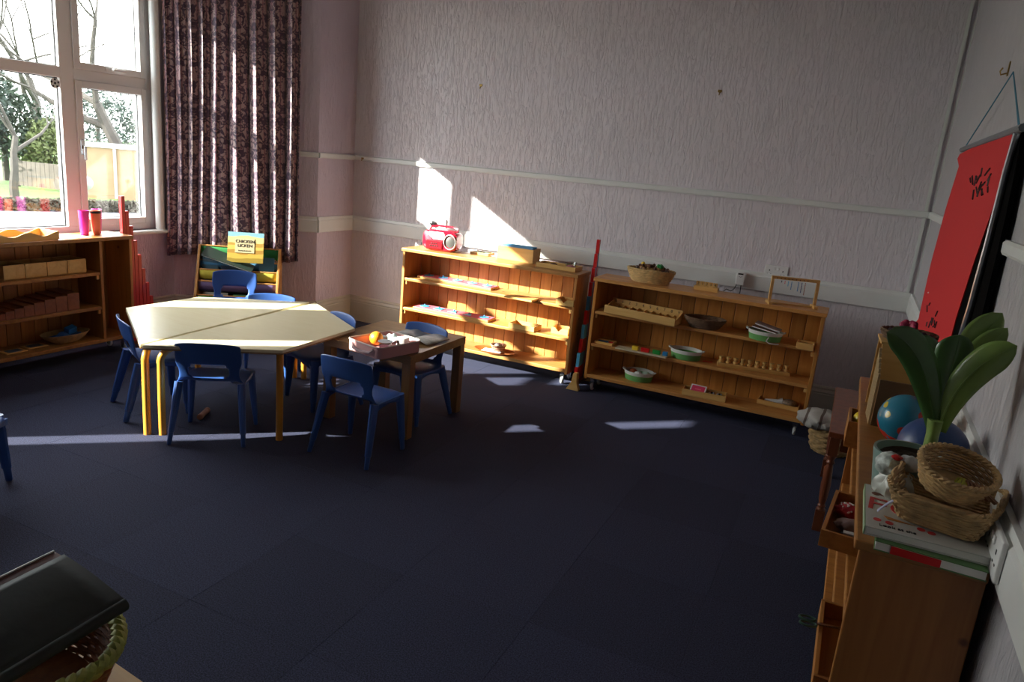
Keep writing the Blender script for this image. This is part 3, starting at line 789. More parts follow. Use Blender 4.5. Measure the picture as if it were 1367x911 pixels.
# oval tray with bowl
P = at(652, 474, ZBT)
ot = thing('oval_tray', 'orange-brown oval tray on the bottom sunlit shelf', 'tray', (P.x, P.y+.095, ZBT+EPS))
part('tray_dish', MB().lathe([(.001, .003), (.115, .003), (.155, .016), (.160, .017), (.158, .013), (.118, 0), (.001, 0)], 36, sx=1, sy=.55, cap0=False, cap1=False), mat('orange_brown_lacquer', (.42, .13, .03), .3), ot, smooth=True)
solo('tray_cloth', MB().grid(lambda u, v: (-.075+.15*u, -.045+.09*v, .0045+.003*math.sin(9*u)*math.sin(6*v)+.003), 12, 8), c('white_cloth', (.7, .69, .66), .9), 'small white cloth under the striped bowl on oval tray', 'cloth', (P.x-.01, P.y+.09, ZBT+.0045), .1, solid=.0015, smooth=True)
bw_ = thing('striped_bowl', 'brown striped woven bowl holding white wool on oval tray', 'bowl', (P.x+.02, P.y+.11, ZBT+.0135))
for k in range(6): part('coil', MB().ring(lambda a, k=k: ((.034+.0042*k)*math.cos(a), (.034+.0042*k)*math.sin(a), .004+.0078*k), 30, .0046, 6), [c('dark_red_reed', (.20, .04, .03), .6), c('cream_reed', (.55, .38, .22), .6)][k % 2], bw_, smooth=True)
part('base', MB().lathe([(.001, 0), (.036, 0), (.036, .004), (.001, .004)], 20), MATS['dark_red_reed'], bw_)
solo('wool_ball', MB().ball(0, 0, .0, .028, 10, sz=.7), mat('white_wool', (.75, .74, .7), .95, bump=1, bscale=120), 'white wool ball in the striped bowl', 'wool', (P.x+.02, P.y+.11, ZBT+.051), smooth=True)

# ------------------------------------------------------------------ number rods between the two units
st_ = thing('rod_stand', 'orange wooden stand holding the red and blue rods', 'stand', (-1.535, 4.50, 0))
part('foot', MB().prism([(-.055, 0), (.035, 0), (.018, .055), (.014, .12), (-.012, .12), (-.022, .055)], -.02, .02, Mf), LIGHTW, st_, bevel=.002)
part('foot', MB().prism([(-.055, 0), (.035, 0), (.018, .055), (.014, .10), (-.012, .10), (-.022, .055)], -.28, -.25, Mf), LIGHTW, st_, bevel=.002)
part('rail', MB().box(-.011, .021, .03, .015, .249, .055), MAHOG, st_)
ordn = ['shortest', 'second shortest', 'third shortest', 'fourth shortest', 'fifth shortest', 'fifth tallest', 'fourth tallest', 'third tallest', 'second tallest', 'tallest']
for k in range(10):
    h = .095*(k+1)
    t = thing('number_rod', '%s red and blue rod standing between the two back shelf units' % ordn[k], 'rod', (-1.546-.0015*k, 4.532+.0222*k, .0555), 0, 'red and blue number rods')
    for s in range(k+1):
        top_is_red = k % 2 == 0 or k > 6
        red = ((k-s) % 2 == 0) == top_is_red
        part('segment', MB().box(-.0105, -.0105, .095*s+.0003, .0105, .0105, .095*(s+1)-.0003), RED if red else (SKY_ if k < 5 else BLU), t)

# red rods by the left unit
ordr = ordn
for k in range(10):
    h = .1*(10-k)
    solo('red_rod', MB().box(-.0125, -.0125, 0, .0125, .0125, h), RED, '%s plain red rod standing beside the dark unit under the window' % ordr[9-k], 'rod', (-4.42, 3.325+.0275*k, .0206), 0, 'plain red rods', bevel=.001)
solo('rod_stand', MB().box(-.03, -.02, 0, .03, .28, .020), MAHOG, 'low wooden base under the plain red rods', 'stand', (-4.42, 3.325, 0), bevel=.002)

# ------------------------------------------------------------------ things on the second unit
P = at(866, 378, zt)
bk = basket('fruit_basket', 'oval straw basket heaped with acorns on top of the back unit', 'basket', (P.x, 4.655, zt), 0, .155, .085, .085, WICK, flare=1.35, rows=9, stakes=30, rim=.006)
rs = random.Random(3)
for k in range(46):
    a = rs.uniform(0, 6.28); q = math.sqrt(rs.random()); X = .118*q*math.cos(a); Y = .06*q*math.sin(a); Z = .082+.026*(1-q*q)+rs.uniform(0, .008)
    mk = MB().lathe([(.001, -.012), (.007, -.009), (.0095, -.001), (.0095, .002), (.011, .004), (.008, .010), (.001, .012)], 8, Matrix.Rotation(rs.uniform(0, 3), 4, 'X'))
    mt_ = [c('acorn_brown', (.22, .09, .035), .5), c('acorn_dark', (.10, .035, .015), .5), c('acorn_tan', (.48, .28, .12), .6)][k % 3]
    if k == 0:
        ac = []
    solo('acorn', mk, mt_, 'small brown acorn heaped in the straw basket on back unit', 'acorn', (P.x+X, 4.655+Y, zt+Z), rs.uniform(0, 6), 'acorns in the straw basket', smooth=True)
for k in range(5):
    solo('green_leaf_toy', MB().ball(0, 0, 0, .012, 6), GRN, 'green knobbly toy on the acorns in straw basket', 'toy', (P.x+.062+.012*math.cos(1.3*k), 4.625+.010*math.sin(1.3*k), zt+.116+.004*(k % 2)), 0, 'green toys in the straw basket', smooth=True)
solo('yellow_toy', MB().ball(0, 0, 0, .014, 6), YEL, 'yellow round toy on the acorns in straw basket', 'toy', (P.x-.06, 4.66, zt+.116), smooth=True)
# number tiles box
P = at(941, 389, zt)
nb = tray('small wooden box of upright number tiles on top of back unit', (P.x, P.y+.035, zt), .150, .055, .026, LIGHTW, 0, name='number_box', cat='box', th=.005)
for k, ch_ in enumerate('21354'):
    tl = thing('number_tile', 'small wooden tile with the number %s in the box on back unit' % ch_, 'tile', (P.x-.054+.027*k, P.y+.035, zt+.0068), 0, 'wooden number tiles')
    part('tile', MB().box(-.0125, -.004, 0, .0125, .004, .048), LIGHTW, tl, bevel=.001)
    text('number', ch_, .024, BLK2, tl, Matrix.Translation((0, -.0046, .034)) @ Mf)
# air freshener
P = aty(987, 384, 5.04)
af = thing('air_freshener', 'white plastic plug-in dispenser on the wall band between basket and bead frame', 'dispenser', (P.x, YB-.024, .80))
part('casing', MB().prism([(-.027, 0), (.027, 0), (.030, .07), (.024, .088), (-.024, .088), (-.030, .07)], .0, .038, Mf), PLW, af, bevel=.006)
part('vent_slot', MB().box(-.017, -.0395, .070, .017, -.0382, .080), BLK, af)
part('smile_slot', MB().tube([(-.012, -.0388, .060), (0, -.0388, .054), (.012, -.0388, .060)], .0012, 5), BLK, af)
part('hanging_cables', MB().tube([(-.02, -.01, -.001), (-.03, -.02, -.03), (-.05, -.012, -.05), (-.08, -.02, -.04), (-.10, -.012, -.062)], .003, 6).tube([(.01, -.02, -.001), (.012, -.03, -.05), (-.01, -.02, -.09)], .003, 6), BLK, af, smooth=True)
socket('white double wall socket behind the wooden bead frame', (-.430, YB-.0005, .913), 0)
# bead frame
A = at(1026, 405, zt); B = at(1086, 411.5, zt)
bf = thing('bead_frame', 'upright wooden frame with hanging strings of coloured beads', 'frame', ((A.x+B.x)/2, (A.y+B.y)/2+.005, zt), math.atan2(B.y-A.y, B.x-A.x))
w_ = (B-A).length/2
for s in (-1, 1): part('post', MB().box(s*w_-.008, -.009, .016, s*w_+.008, .009, .150), LIGHTW, bf, bevel=.001)
part('top_bar', MB().box(-w_-.008, -.010, .1505, w_+.008, .010, .168), LIGHTW, bf, bevel=.001)
for s in (-1, 1): part('foot', MB().box(s*w_-.011, -.05, 0, s*w_+.011, .05, .0155), LIGHTW, bf, bevel=.001)
part('bottom_bar', MB().box(-w_+.012, -.006, .001, w_-.012, .006, .010), LIGHTW, bf, bevel=.001)
cols = [BLK2, PINK, SKY_, BLU, PAPER, BLU, c('navy_bead', (.02, .04, .18), .3), c('brown_bead', (.3, .08, .03), .3)]
for k, (mt_, L_) in enumerate(zip(cols, (.018, .022, .036, .052, .064, .060, .062, .075))):
    X = -w_+.050+.0195*k
    mb = MB()
    for j in range(int(L_/.0062)): mb.ball(X, -.012, .142-.0062*j, .0029, 6)
    part('bead_string', mb, mt_, bf, smooth=True)
for k in range(9): part('hook_peg', MB().box(-w_+.02+.022*k, -.014, .1545, -w_+.024+.022*k, -.0105, .160), DARKW, bf)

# spindle box with numbers
A = at(806, 417, ZS1); B = at(900, 436.5, ZS1)
w_ = (B-A).length; sb = thing('number_trough', 'long wooden compartment box numbered along its back on back unit shelf', 'box', (A.x, A.y, ZS1+EPS), math.atan2(B.y-A.y, B.x-A.x))
dd = .13
part('front_board', MB().box(0, 0, 0, w_, .010, .050), LIGHTW, sb, bevel=.001)
part('box_base', MB().box(0, .0105, 0, w_, dd-.0105, .006), LIGHTW, sb)
bb = part('number_board', MB().box(0, dd-.010, 0, w_, dd, .085), LIGHTW, sb, bevel=.001)
for s in (0, 1): part('end', MB().prism([(.0105, .0065), (dd-.0105, .0065), (dd-.0105, .070), (.0105, .036)], s*(w_-.008), s*(w_-.008)+.008, Matrix(((0, 0, 1, 0), (1, 0, 0, 0), (0, 1, 0, 0), (0, 0, 0, 1)))), LIGHTW, sb)
for k in range(10):
    X = w_*(k+.5)/10
    if k: part('partition', MB().prism([(.0105, .0065), (dd-.0105, .0065), (dd-.0105, .048), (.0105, .030)], w_*k/10-.002, w_*k/10+.002, Matrix(((0, 0, 1, 0), (1, 0, 0, 0), (0, 1, 0, 0), (0, 0, 0, 1)))), LIGHTW, sb)
    text('number', str(k), .026, BLK2, bb, Matrix.Translation((X, dd-.0108, .068)) @ Mf)
# brown basket
P = at(936, 441, ZS1)
basket('brown_basket', 'low dark brown woven basket on the upper shelf of back unit', 'basket', (P.x, P.y+.085, ZS1+EPS), .1, .125, .085, .062, WICKD, flare=1.5, rows=8, stakes=34, rim=.005)
# rope bowl with books
P = at(1018, 457, ZS1)
rope_bowl('green and white rope basket holding two small boards, on upper shelf', (P.x, P.y+.085, ZS1+EPS), .100, .078, .058)
for k, (mt_, lb) in enumerate(((c('brown_board', (.22, .10, .06), .5), 'lower small dark board lying across the rope basket'), (c('grey_board', (.42, .38, .36), .5), 'upper small grey board lying tilted on the rope basket'))):
    t = thing('small_book', lb, 'book', (P.x+.01*k, P.y+.085, ZS1+.062+.016*k), 0, rot=(0, R(6+5*k), R(-12+9*k)))
    part('cover', MB().box(-.075, -.045, .0, .075, .045, .009), mt_, t, bevel=.001); part('page_block', MB().box(-.072, -.0465, .002, .072, -.0452, .007), PAPER, t)
solo('white_ribbon', MB().tube([(-.01, .0, .035), (-.02, -.012, .012), (.0, -.016, .003), (.03, -.012, .003), (.05, .004, .003)], .003, 6), c('white_ribbon', (.7, .7, .68), .7), 'loose white ribbon hanging from the rope basket on upper shelf', 'ribbon', (P.x+.04, P.y-.008, ZS1+.0005), smooth=True)
# small box right
P = at(1072, 468, ZS1)
tray('small square wooden box with dividers at right end of back unit', (P.x+.005, P.y+.06, ZS1+EPS), .095, .085, .038, LIGHTW, 0, name='small_box', cat='box', th=.006)
solo('wooden_block', MB().box(-.02, -.03, 0, .02, .03, .026), LIGHTW, 'wooden block in the small square box on upper shelf', 'block', (P.x+.022, P.y+.06, ZS1+.0075), bevel=.001)
# second shelf: tray with crayon, pale tray with blocks
P = at(808, 474, ZS2)
tray('flat wooden tray with a crayon at left end of middle shelf', (-1.385, 4.600, ZS2+EPS), .125, .10, .016, LIGHTW, -.02)
cy_ = thing('crayon', 'blue and red crayon in the flat tray on the middle shelf', 'crayon', (-1.385, 4.600, ZS2+.0122), .05)
part('crayon_body', MB().tube([(-.05, 0, 0), (.02, 0, 0)], .0048, 8), BLU, cy_); part('crayon_end', MB().tube([(.0205, 0, 0), (.05, 0, 0)], .0048, 8), RED, cy_)
P0 = at(836, 470, ZS2); P1 = at(884, 478, ZS2)
solo('block_tray', MB().box(-.20, -.04, 0, .14, .04, .008), c('cream_board', (.62, .52, .34), .5), 'long cream board carrying a row of coloured blocks on middle shelf', 'board', ((P0.x+P1.x)/2, P0.y+.06, ZS2+EPS), -.02, bevel=.001)
for k, (px_, mt_, w_, nm) in enumerate(((844, YEL, .04, 'yellow'), (858, RED, .055, 'red'), (874, GRN, .05, 'green'), (886, BLU, .03, 'blue'))):
    Q = at(px_, 470+.15*(px_-844), ZS2+.01)
    solo('coloured_block', MB().box(-w_/2, -.013, 0, w_/2, .013, .026), mt_, '%s wooden block in the row on the middle shelf' % nm, 'block', (Q.x, P0.y+.06, ZS2+.0092), -.02, 'coloured blocks in a row', bevel=.001)
P = at(911, 482, ZS2)
rope_bowl('empty green and white rope basket on the middle shelf', (P.x, P.y+.085, ZS2+EPS), .100, .075, .060)
solo('red_thread', MB().tube([(0, 0, 0), (.02, .01, .002), (.04, -.004, .002), (.06, .006, .004)], .003, 5), RED, 'red thread beside the empty rope basket on middle shelf', 'thread', (P.x+.112, P.y+.08, ZS2+.0036))
# knobbed cylinders block
A = at(957, 489, ZS2); B = at(1054, 503.5, ZS2)
w_ = (B-A).length; kc = thing('cylinder_block', 'long wooden block with ten knobbed cylinders standing in it', 'block', (A.x, A.y, ZS2+EPS), math.atan2(B.y-A.y, B.x-A.x))
part('block_base', MB().box(0, 0, 0, w_, .065, .022), LIGHTW, kc, bevel=.002)
cyl = MB().lathe([(.0160, 0), (.0160, .014), (.011, .016), (.0105, .022), (.0145, .024), (.0150, .038), (.001, .040)], 14).mesh('cylinder', LIGHTW, True)
kme = MB().lathe([(.0125, 0), (.0125, .003), (.001, .003)], 14).mesh('cap', DARKW, True)
for k in range(10):
    q = part('cylinder', cyl, None, kc, loc=(w_*(k+.5)/10, .032, .0222))
# bottom shelf
P = at(847, 511, ZBT)
rope_bowl('green and white rope basket with toys on the bottom shelf', (P.x, P.y+.088, ZBT+EPS), .098, .078, .062)
for k, (mt_, dx, dy, lb) in enumerate(((c('rust_toy', (.38, .09, .03), .5), -.045, .02, 'rust red'), (PAPER, .0, -.02, 'white'), (MATS['pale_green_paper'], .045, .01, 'pale green'))):
    solo('soft_toy', MB().ball(0, 0, 0, .028, 8, sz=.6), mt_, '%s round toy in the rope basket on the bottom shelf' % lb, 'toy', (P.x+dx, P.y+.088+dy, ZBT+.045), smooth=True)
A = at(909, 527, ZBT); B = at(967, 538, ZBT)
w_ = (B-A).length; rz_ = math.atan2(B.y-A.y, B.x-A.x)
tray('long wooden box of cards and sticks on the bottom shelf', ((A.x+B.x)/2, (A.y+B.y)/2+.05, ZBT+EPS), w_, .10, .040, LIGHTW, rz_, name='card_tray', cat='box', th=.007)
cx_, cy2 = (A.x+B.x)/2, (A.y+B.y)/2+.05
t = thing('red_card', 'pink-red card with a white border in the long box on bottom shelf', 'card', (cx_-.045, cy2, ZBT+.032), 0, rot=(R(48), 0, R(-6)))
part('card_sheet', MB().box(-.05, -.038, 0, .05, .038, .002), PAPER, t); part('red_panel', MB().box(-.042, -.031, .0022, .042, .031, .003), c('crimson_print', (.62, .03, .10), .5), t)
part('small_print', MB().box(-.020, .004, .0032, .020, .010, .0036), PINK, t)
for k in range(6): solo('peg', MB().tube([(0, -.035, 0), (0, .035, .012)], .006, 8), [PAPER, BLK2, c('grey_peg', (.3, .3, .32), .4)][k % 3], 'small stick standing in the long box right of the red card', 'stick', (cx_+.025+.016*k, cy2, ZBT+.0145+.0001*k), .2*(k % 3-1), 'sticks in the long box')
P = at(1033, 545, ZBT)
tray('ochre wooden tray with a white cloth brush on bottom shelf right', (P.x+.02, P.y+.085, ZBT+EPS), .25, .14, .030, LIGHTW, -.05)
br = thing('cloth_pouch', 'crumpled white cloth with a brown shell end in the ochre tray', 'cloth', (P.x+.03, P.y+.08, ZBT+.0085), -.08)
part('cloth', MB().tube([(-.10, 0, .008), (-.06, .004, .012), (-.02, -.004, .016), (.01, .004, .022)], [.006, .010, .014, .022], 10), MATS['white_cloth'], br, smooth=True)
part('shell', MB().ball(.05, .0, .022, .045, 10, sz=.48), mat('shell_brown', (.30, .22, .15), .5, var=.5, vscale=90), br, smooth=True)

# ------------------------------------------------------------------ left unit contents (front faces +X, y runs to the right)
LX = -4.275
def lat(px, py, z, dx): # point on shelf plane z at depth dx behind the front edge, in the column of px
    P = atx(px, py, LX-dx); return P.y
tr = thing('wavy_tray', 'light wooden tray with wavy sides on top of the unit under the window', 'tray', (LX-.09, at(36, 322, ZTOP).y-.01, zt), R(90))
w_, d_ = .36, .17
for s in (-1, 1):
    poly = [(-w_/2, .006)]+[(w_/2, .006)]+[(w_/2-w_*k/24, .040+.012*math.cos(2*math.pi*k/12)) for k in range(25)]
    part('wavy_side', MB().prism(poly, -s*(d_/2)-.004, -s*(d_/2)+.004, Mf), LIGHTW, tr, bevel=.001)
part('tray_base', MB().box(-w_/2, -d_/2+.0045, 0, w_/2, d_/2-.0045, .0055), LIGHTW, tr)
for s in (-1, 1): part('end', MB().box(s*(w_/2-.004)-.004, -d_/2+.0045, .006, s*(w_/2-.004)+.004, d_/2-.0045, .050), LIGHTW, tr, bevel=.001)
yq = at(96, 317, ZTOP).y
sh = thing('sticker_sheet', 'white and red sticker sheet lying on top beside the wavy tray', 'paper', (LX-.08, yq, zt), R(90))
part('sheet', MB().box(-.09, -.06, 0, .09, .06, .0012), PAPER, sh)
rs = random.Random(9); mb = MB()
for k in range(16): X, Y = rs.uniform(-.08, .08), rs.uniform(-.05, .05); mb.lathe([(.007, .0014), (.007, .0019)], 8, Matrix.Translation((X, Y, 0)))
part('red_dots', mb, PINK, sh)
for px_, mt_, lb, h in ((113, c('magenta_plastic', (.85, .03, .32), .3, sub=0), 'magenta plastic tumbler on top of the unit under the window', .155), (127, c('orange_plastic', (.90, .20, .10), .3), 'orange plastic tumbler with a dark lid band between the two pink ones', .155), (137, c('violet_pink_plastic', (.75, .14, .55), .3), 'violet-pink plastic tumbler nearest the red rods', .155)):
    Q = atx(px_, 310, LX-.12)
    q = thing('tumbler', lb, 'cup', (LX-.12-.05*(px_ == 137)+.01*(px_==127), Q.y, zt), 0, 'bright plastic tumblers')
    part('cup_wall', MB().lathe([(.022, 0), (.025, .03), (.030, h-.02), (.031, h), (.028, h), (.027, h-.02), (.022, .03), (.019, .006)], 22, cap1=False), mt_, q, smooth=True)
    if px_ == 127: part('lid_band', MB().lathe([(.0305, h-.018), (.0325, h-.018), (.0325, h-.004), (.031, h-.004)], 22, cap0=False, cap1=False), BLK, q, smooth=True)
# drawers on upper shelf
for k, (a, b) in enumerate(((4, 33), (33, 62), (62, 89), (89, 114))):
    Ya = atx(a, 372-.26*a, LX-.05).y; Yb = atx(b, 372-.26*b, LX-.05).y
    t = tray('%s pale wooden drawer box on upper shelf under the window' % ['leftmost', 'second from left', 'third from left', 'rightmost'][k], (LX-.12, (Ya+Yb)/2, ZS1+EPS), .15, abs(Yb-Ya)-.004, .085, LIGHTW, 0, name='wooden_drawer_box', cat='box', group='pale drawer boxes')
    solo('felt_lining', MB().box(-.062, -abs(Yb-Ya)/2+.014, 0, .062, abs(Yb-Ya)/2-.014, .055), c('dark_red_felt', (.12, .02, .02), .9), 'dark red felt pad inside the %s pale drawer box' % ['leftmost', 'second', 'third', 'rightmost'][k], 'felt', (LX-.12, (Ya+Yb)/2, ZS1+.0075))
# brown stair prisms
BROWN = mat('brown_stair', (.24, .075, .03), .4, var=.2, vscale=30)
yy = 2.905
for k in range(10):
    h = .105-.0095*k; wd = .075-.0045*k
    solo('brown_prism', MB().box(-.10, -wd/2, 0, .10, wd/2, h), BROWN, '%s brown wooden prism of the stair on the middle shelf under the window' % ['tallest', 'second tallest', 'third tallest', 'fourth tallest', 'fifth tallest', 'fifth lowest', 'fourth lowest', 'third lowest', 'second lowest', 'lowest'][k], 'block', (LX-.115, yy-wd/2, ZS2+EPS), 0, 'brown stair prisms', bevel=.001)
    yy -= wd+.002
# bottom shelf: bamboo dish with blue cloth, blue cards
yb_ = 2.857
dish = thing('bamboo_dish', 'pale wide dish with a blue cloth on the bottom shelf under the window', 'bowl', (LX-.10, yb_, ZBT+EPS), R(90))
part('dish_wall', MB().lathe([(.001, .003), (.075, .003), (.115, .028), (.150, .060), (.154, .060), (.120, .024), (.080, 0), (.001, 0)], 36, sy=.55, cap0=False, cap1=False), WICKM, dish, smooth=True)
solo('blue_cloth', MB().grid(lambda u, v: (-.04+.08*u, -.09+.18*v, .015+.030*math.sin(3*u)*math.sin(4*v)**2+.006*math.sin(13*u+5*v)), 10, 16), c('blue_cloth', (.02, .09, .30), .8), 'crumpled blue cloth in the pale dish', 'cloth', (LX-.10, yb_, ZBT+.018), solid=.002, smooth=True)
solo('blue_box', MB().box(-.02, -.03, -.02, .02, .03, .02), c('blue_carton', (.03, .20, .55), .5), 'small bright blue carton standing in the pale dish', 'box', (LX-.115, yb_+.045, ZBT+.067), rot=(.2, .3, .2), bevel=.002)
for k, (px_, py_) in enumerate(((46, 463), (18, 470), (4, 459))):
    Q = at(px_, py_, ZBT)
    t = thing('picture_card', ['framed blue picture card beside the pale dish, bottom shelf under window', 'framed blue picture card nearest the bottom shelf edge under window', 'framed blue picture card farther back at the left picture edge'][k], 'card', (min(LX-.045, Q.x), Q.y, ZBT+EPS), R(90), 'framed blue picture cards')
    part('card_frame', MB().box(-.06, -.04, 0, .06, .04, .006), LIGHTW, t, bevel=.001); part('blue_picture', MB().box(-.04, -.026, .0062, .04, .026, .0075), c('blue_print', (.04, .12, .22), .5), t)

# ------------------------------------------------------------------ picture-book rack
ra = Vector((-4.400, 3.875, 0)); rb = Vector((-3.905, 4.225, 0)); rl = (rb-ra).length; rzr = math.atan2(rb.y-ra.y, rb.x-ra.x)
rk = thing('book_rack', 'wooden picture-book rack with green and yellow fabric slings under the curtain', 'bookcase', ra, rzr)
for x0 in (0, rl-.018):
    part('side_panel', MB().prism([(0, 0), (.24, 0), (.24, .64), (.17, .64), (0, .28)], x0, x0+.018, Matrix(((0, 0, 1, 0), (1, 0, 0, 0), (0, 1, 0, 0), (0, 0, 0, 1)))), PINEZ, rk, bevel=.002)
def sling(y0, z0, mt, hgt=.10, nm='sling'):
    part(nm, MB().grid(lambda u, v: (.019+u*(rl-.038), y0+.0+.05*(1-math.cos(math.pi*.5*v))*0+.012*math.sin(math.pi*v)*-1, z0+hgt*(1-v)-.006*math.sin(math.pi*u)), 16, 6), mt, rk, solid=.003, smooth=True)
for k, (y0, z0, mt_, h) in enumerate(((.02, .20, c('green_canvas', (.02, .22, .05), .8), .08), (.07, .31, c('purple_canvas', (.14, .09, .20), .8), .07), (.10, .39, c('yellow_canvas', (.50, .42, .04), .8), .075), (.15, .47, c('blue_canvas', (.04, .16, .28), .8), .06), (.19, .55, MATS['green_canvas'], .085))):
    sling(y0, z0, mt_, h)
    part('sling_rod', MB().tube([(.019, y0, z0+h), (rl-.019, y0, z0+h)], .006, 8), PINEZ, rk, smooth=True)
part('back_cloth', MB().box(.019, .225, .12, rl-.019, .23, .632), c('dark_canvas', (.02, .035, .04), .9), rk)
def rackP(x, y, z): return ra + Vector((math.cos(rzr)*x-math.sin(rzr)*y, math.sin(rzr)*x+math.cos(rzr)*y, z))
def book(label, x, y, z, w_, h_, mt_, tilt=14, lean=0, th=.014, group=None):
    t = thing('picture_book', label, 'book', rackP(x, y, z), 0, group, rot=(R(-tilt), R(lean), rzr))
    t.rotation_mode = 'XYZ'; t.rotation_euler = (Matrix.Rotation(rzr, 3, 'Z') @ Matrix.Rotation(R(-tilt), 3, 'X') @ Matrix.Rotation(R(lean), 3, 'Y')).to_euler()
    part('cover', MB().box(0, 0, 0, w_, .002, h_).box(0, th-.002, 0, w_, th, h_).box(0, .002, 0, .003, th-.002, h_), mt_, t, bevel=.0005)
    part('page_block', MB().box(.0035, .0025, .003, w_-.004, th-.0025, h_-.003), PAPER, t)
    return t
def landscape_cover():
    mt, t, b = _new('desert_cover'); tcn = t.nodes.new('ShaderNodeTexCoord'); s = t.nodes.new('ShaderNodeSeparateXYZ'); t.links.new(tcn.outputs['Object'], s.inputs[0])
    n = t.nodes.new('ShaderNodeTexNoise'); n.inputs['Scale'].default_value = 9; mp = t.nodes.new('ShaderNodeMapping'); mp.inputs['Scale'].default_value = (.6, 1, 2.4)
    t.links.new(tcn.outputs['Object'], mp.inputs[0]); t.links.new(mp.outputs[0], n.inputs['Vector'])
    a = t.nodes.new('ShaderNodeMath'); a.operation = 'MULTIPLY_ADD'; a.inputs[1].default_value = .05; t.links.new(n.outputs['Fac'], a.inputs[0]); t.links.new(s.outputs[2], a.inputs[2])
    m2 = t.nodes.new('ShaderNodeMath'); m2.operation = 'DIVIDE'; m2.inputs[1].default_value = .26; t.links.new(a.outputs[0], m2.inputs[0])
    r = t.nodes.new('ShaderNodeValToRGB'); r.color_ramp.interpolation = 'CONSTANT'; e = r.color_ramp.elements
    e[0].position = 0; e[0].color = (.28, .19, .03, 1); e[1].position = .22; e[1].color = (.50, .33, .06, 1)
    for p_, cc in ((.34, (.36, .20, .04, 1)), (.48, (.55, .40, .09, 1)), (.60, (.40, .24, .05, 1)), (.68, (.60, .52, .22, 1)), (.86, (.22, .42, .50, 1))):
        x_ = e.new(p_); x_.color = cc
    t.links.new(m2.outputs[0], r.inputs[0]); t.links.new(r.outputs[0], b.inputs['Base Color']); b.inputs['Roughness'].default_value = .35
    return mt
big = book('large picture book with yellow desert cover and lettered title standing on the rack', .222, .085, .535, .262, .232, landscape_cover(), 16)
pn = part('title_panel', MB().box(.055, -.0022, .075, .195, -.0004, .185), c('cream_title', (.55, .46, .25), .5), big)
text('title', 'CHICKEN\nLICKEN', .032, BLK2, pn, Matrix.Translation((.125, -.0030, .145)) @ Mf)
sb_ = MB()
for k in range(14): sb_.box(.080+.0068*k, -.0030, .087, .080+.0068*k+.0042-.0015*(k % 2), -.0023, .094+.002*(k % 3 == 0))
part('small_print', sb_, BLK2, pn)
dk = book('dark green picture book lying slanted across the top of the rack', .045, .045, .585, .38, .20, c('dark_green_cover', (.018, .035, .028), .5), 62, 0, .012)
dk.rotation_euler = (Matrix.Rotation(rzr, 3, 'Z') @ Matrix.Rotation(R(17), 3, 'Y') @ Matrix.Rotation(R(-70), 3, 'X')).to_euler()
for k, (x, y, z, w_, h_, cc, nm) in enumerate(((.03, .125, .44, .12, .13, (.04, .09, .12), 'dark teal'), (.17, .125, .44, .16, .12, (.03, .05, .08), 'navy'), (.45, .125, .46, .11, .115, (.08, .22, .30), 'pale blue'), (.03, .085, .30, .16, .10, (.20, .20, .22), 'grey'), (.21, .085, .30, .15, .12, (.12, .08, .16), 'dark violet'), (.40, .085, .30, .16, .11, (.14, .10, .24), 'violet'), (.05, .035, .15, .18, .15, (.35, .35, .30), 'cream'), (.27, .035, .15, .20, .14, (.10, .30, .12), 'leaf green'))):
    book('%s picture book tucked in a sling of the book rack' % nm, x, y, z, w_, h_, c('cover_'+nm.replace(' ', '_'), cc, .4), 12, 0, .008)

# ------------------------------------------------------------------ lunch box and papers on the brown table
PKF = mat('pale_pink_fabric', (.62, .34, .33), .8, bump=.3, bscale=200)
A = at(475, 470, .462); B = at(515, 484.5, .462); Cc = at(550, 467, .462)
lx = (B-A).length+.02; ly = (Cc-B).length*.98; ang = math.atan2(B.y-A.y, B.x-A.x)
mid = A.lerp(Cc, .5); mid.z = .4626
lbx = thing('lunch_box', 'open pale pink fabric lunch box on the brown square table', 'lunch box', mid, ang)
def rr_(w, d, r, n=5):
    out = []
    for (sx_, sy_, a0) in ((1, 1, 0), (-1, 1, 90), (-1, -1, 180), (1, -1, 270)):
        for k in range(n+1):
            a = R(a0+90*k/n); out.append((sx_*(w/2-r)+r*math.cos(a), sy_*(d/2-r)+r*math.sin(a)))
    return out
mb = MB(); o1 = rr_(lx, ly, .03); i1 = rr_(lx-.02, ly-.02, .022); n = len(o1)
for pl_, z in ((o1, .002), (o1, .060), (i1, .060), (i1, .010)):
    mb.v += [(x, y, z) for x, y in pl_]
for k in range(3):
    for j in range(n): mb.f.append((k*n+j, k*n+(j+1) % n, (k+1)*n+(j+1) % n, (k+1)*n+j))
mb.f.append(tuple(range(n-1, -1, -1))); mb.f.append(tuple(3*n+j for j in range(n)))
part('case', mb, PKF, lbx, smooth=True, bevel=.003)
part('piping', MB().ring(lambda a: (lambda q: (q[0], q[1], .061))(o1[int(round(a/(2*math.pi)*n)) % n]), n, .004, 6), c('cream_piping', (.72, .60, .54), .6), lbx, smooth=True)
part('carry_strap', MB().tube([(-lx*.33, -ly/2-.002, .046), (-lx*.25, -ly/2-.012, .028), (0, -ly/2-.015, .022), (lx*.25, -ly/2-.012, .028), (lx*.33, -ly/2-.002, .046)], .005, 6, sx=1.6), c('grey_pink_strap', (.35, .24, .25), .8), lbx, smooth=True)
zf = .4626+.0105
def loc_l(x, y, z=0): return (mid.x+math.cos(ang)*x-math.sin(ang)*y, mid.y+math.sin(ang)*x+math.cos(ang)*y, zf+z)
solo('orange', MB().ball(0, 0, .036, .036, 14), mat('orange_peel', (.95, .30, .015), .4, bump=.3, bscale=180), 'orange at the left end of the pink lunch box', 'fruit', loc_l(-lx*.24, -ly*.02, .008), smooth=True)
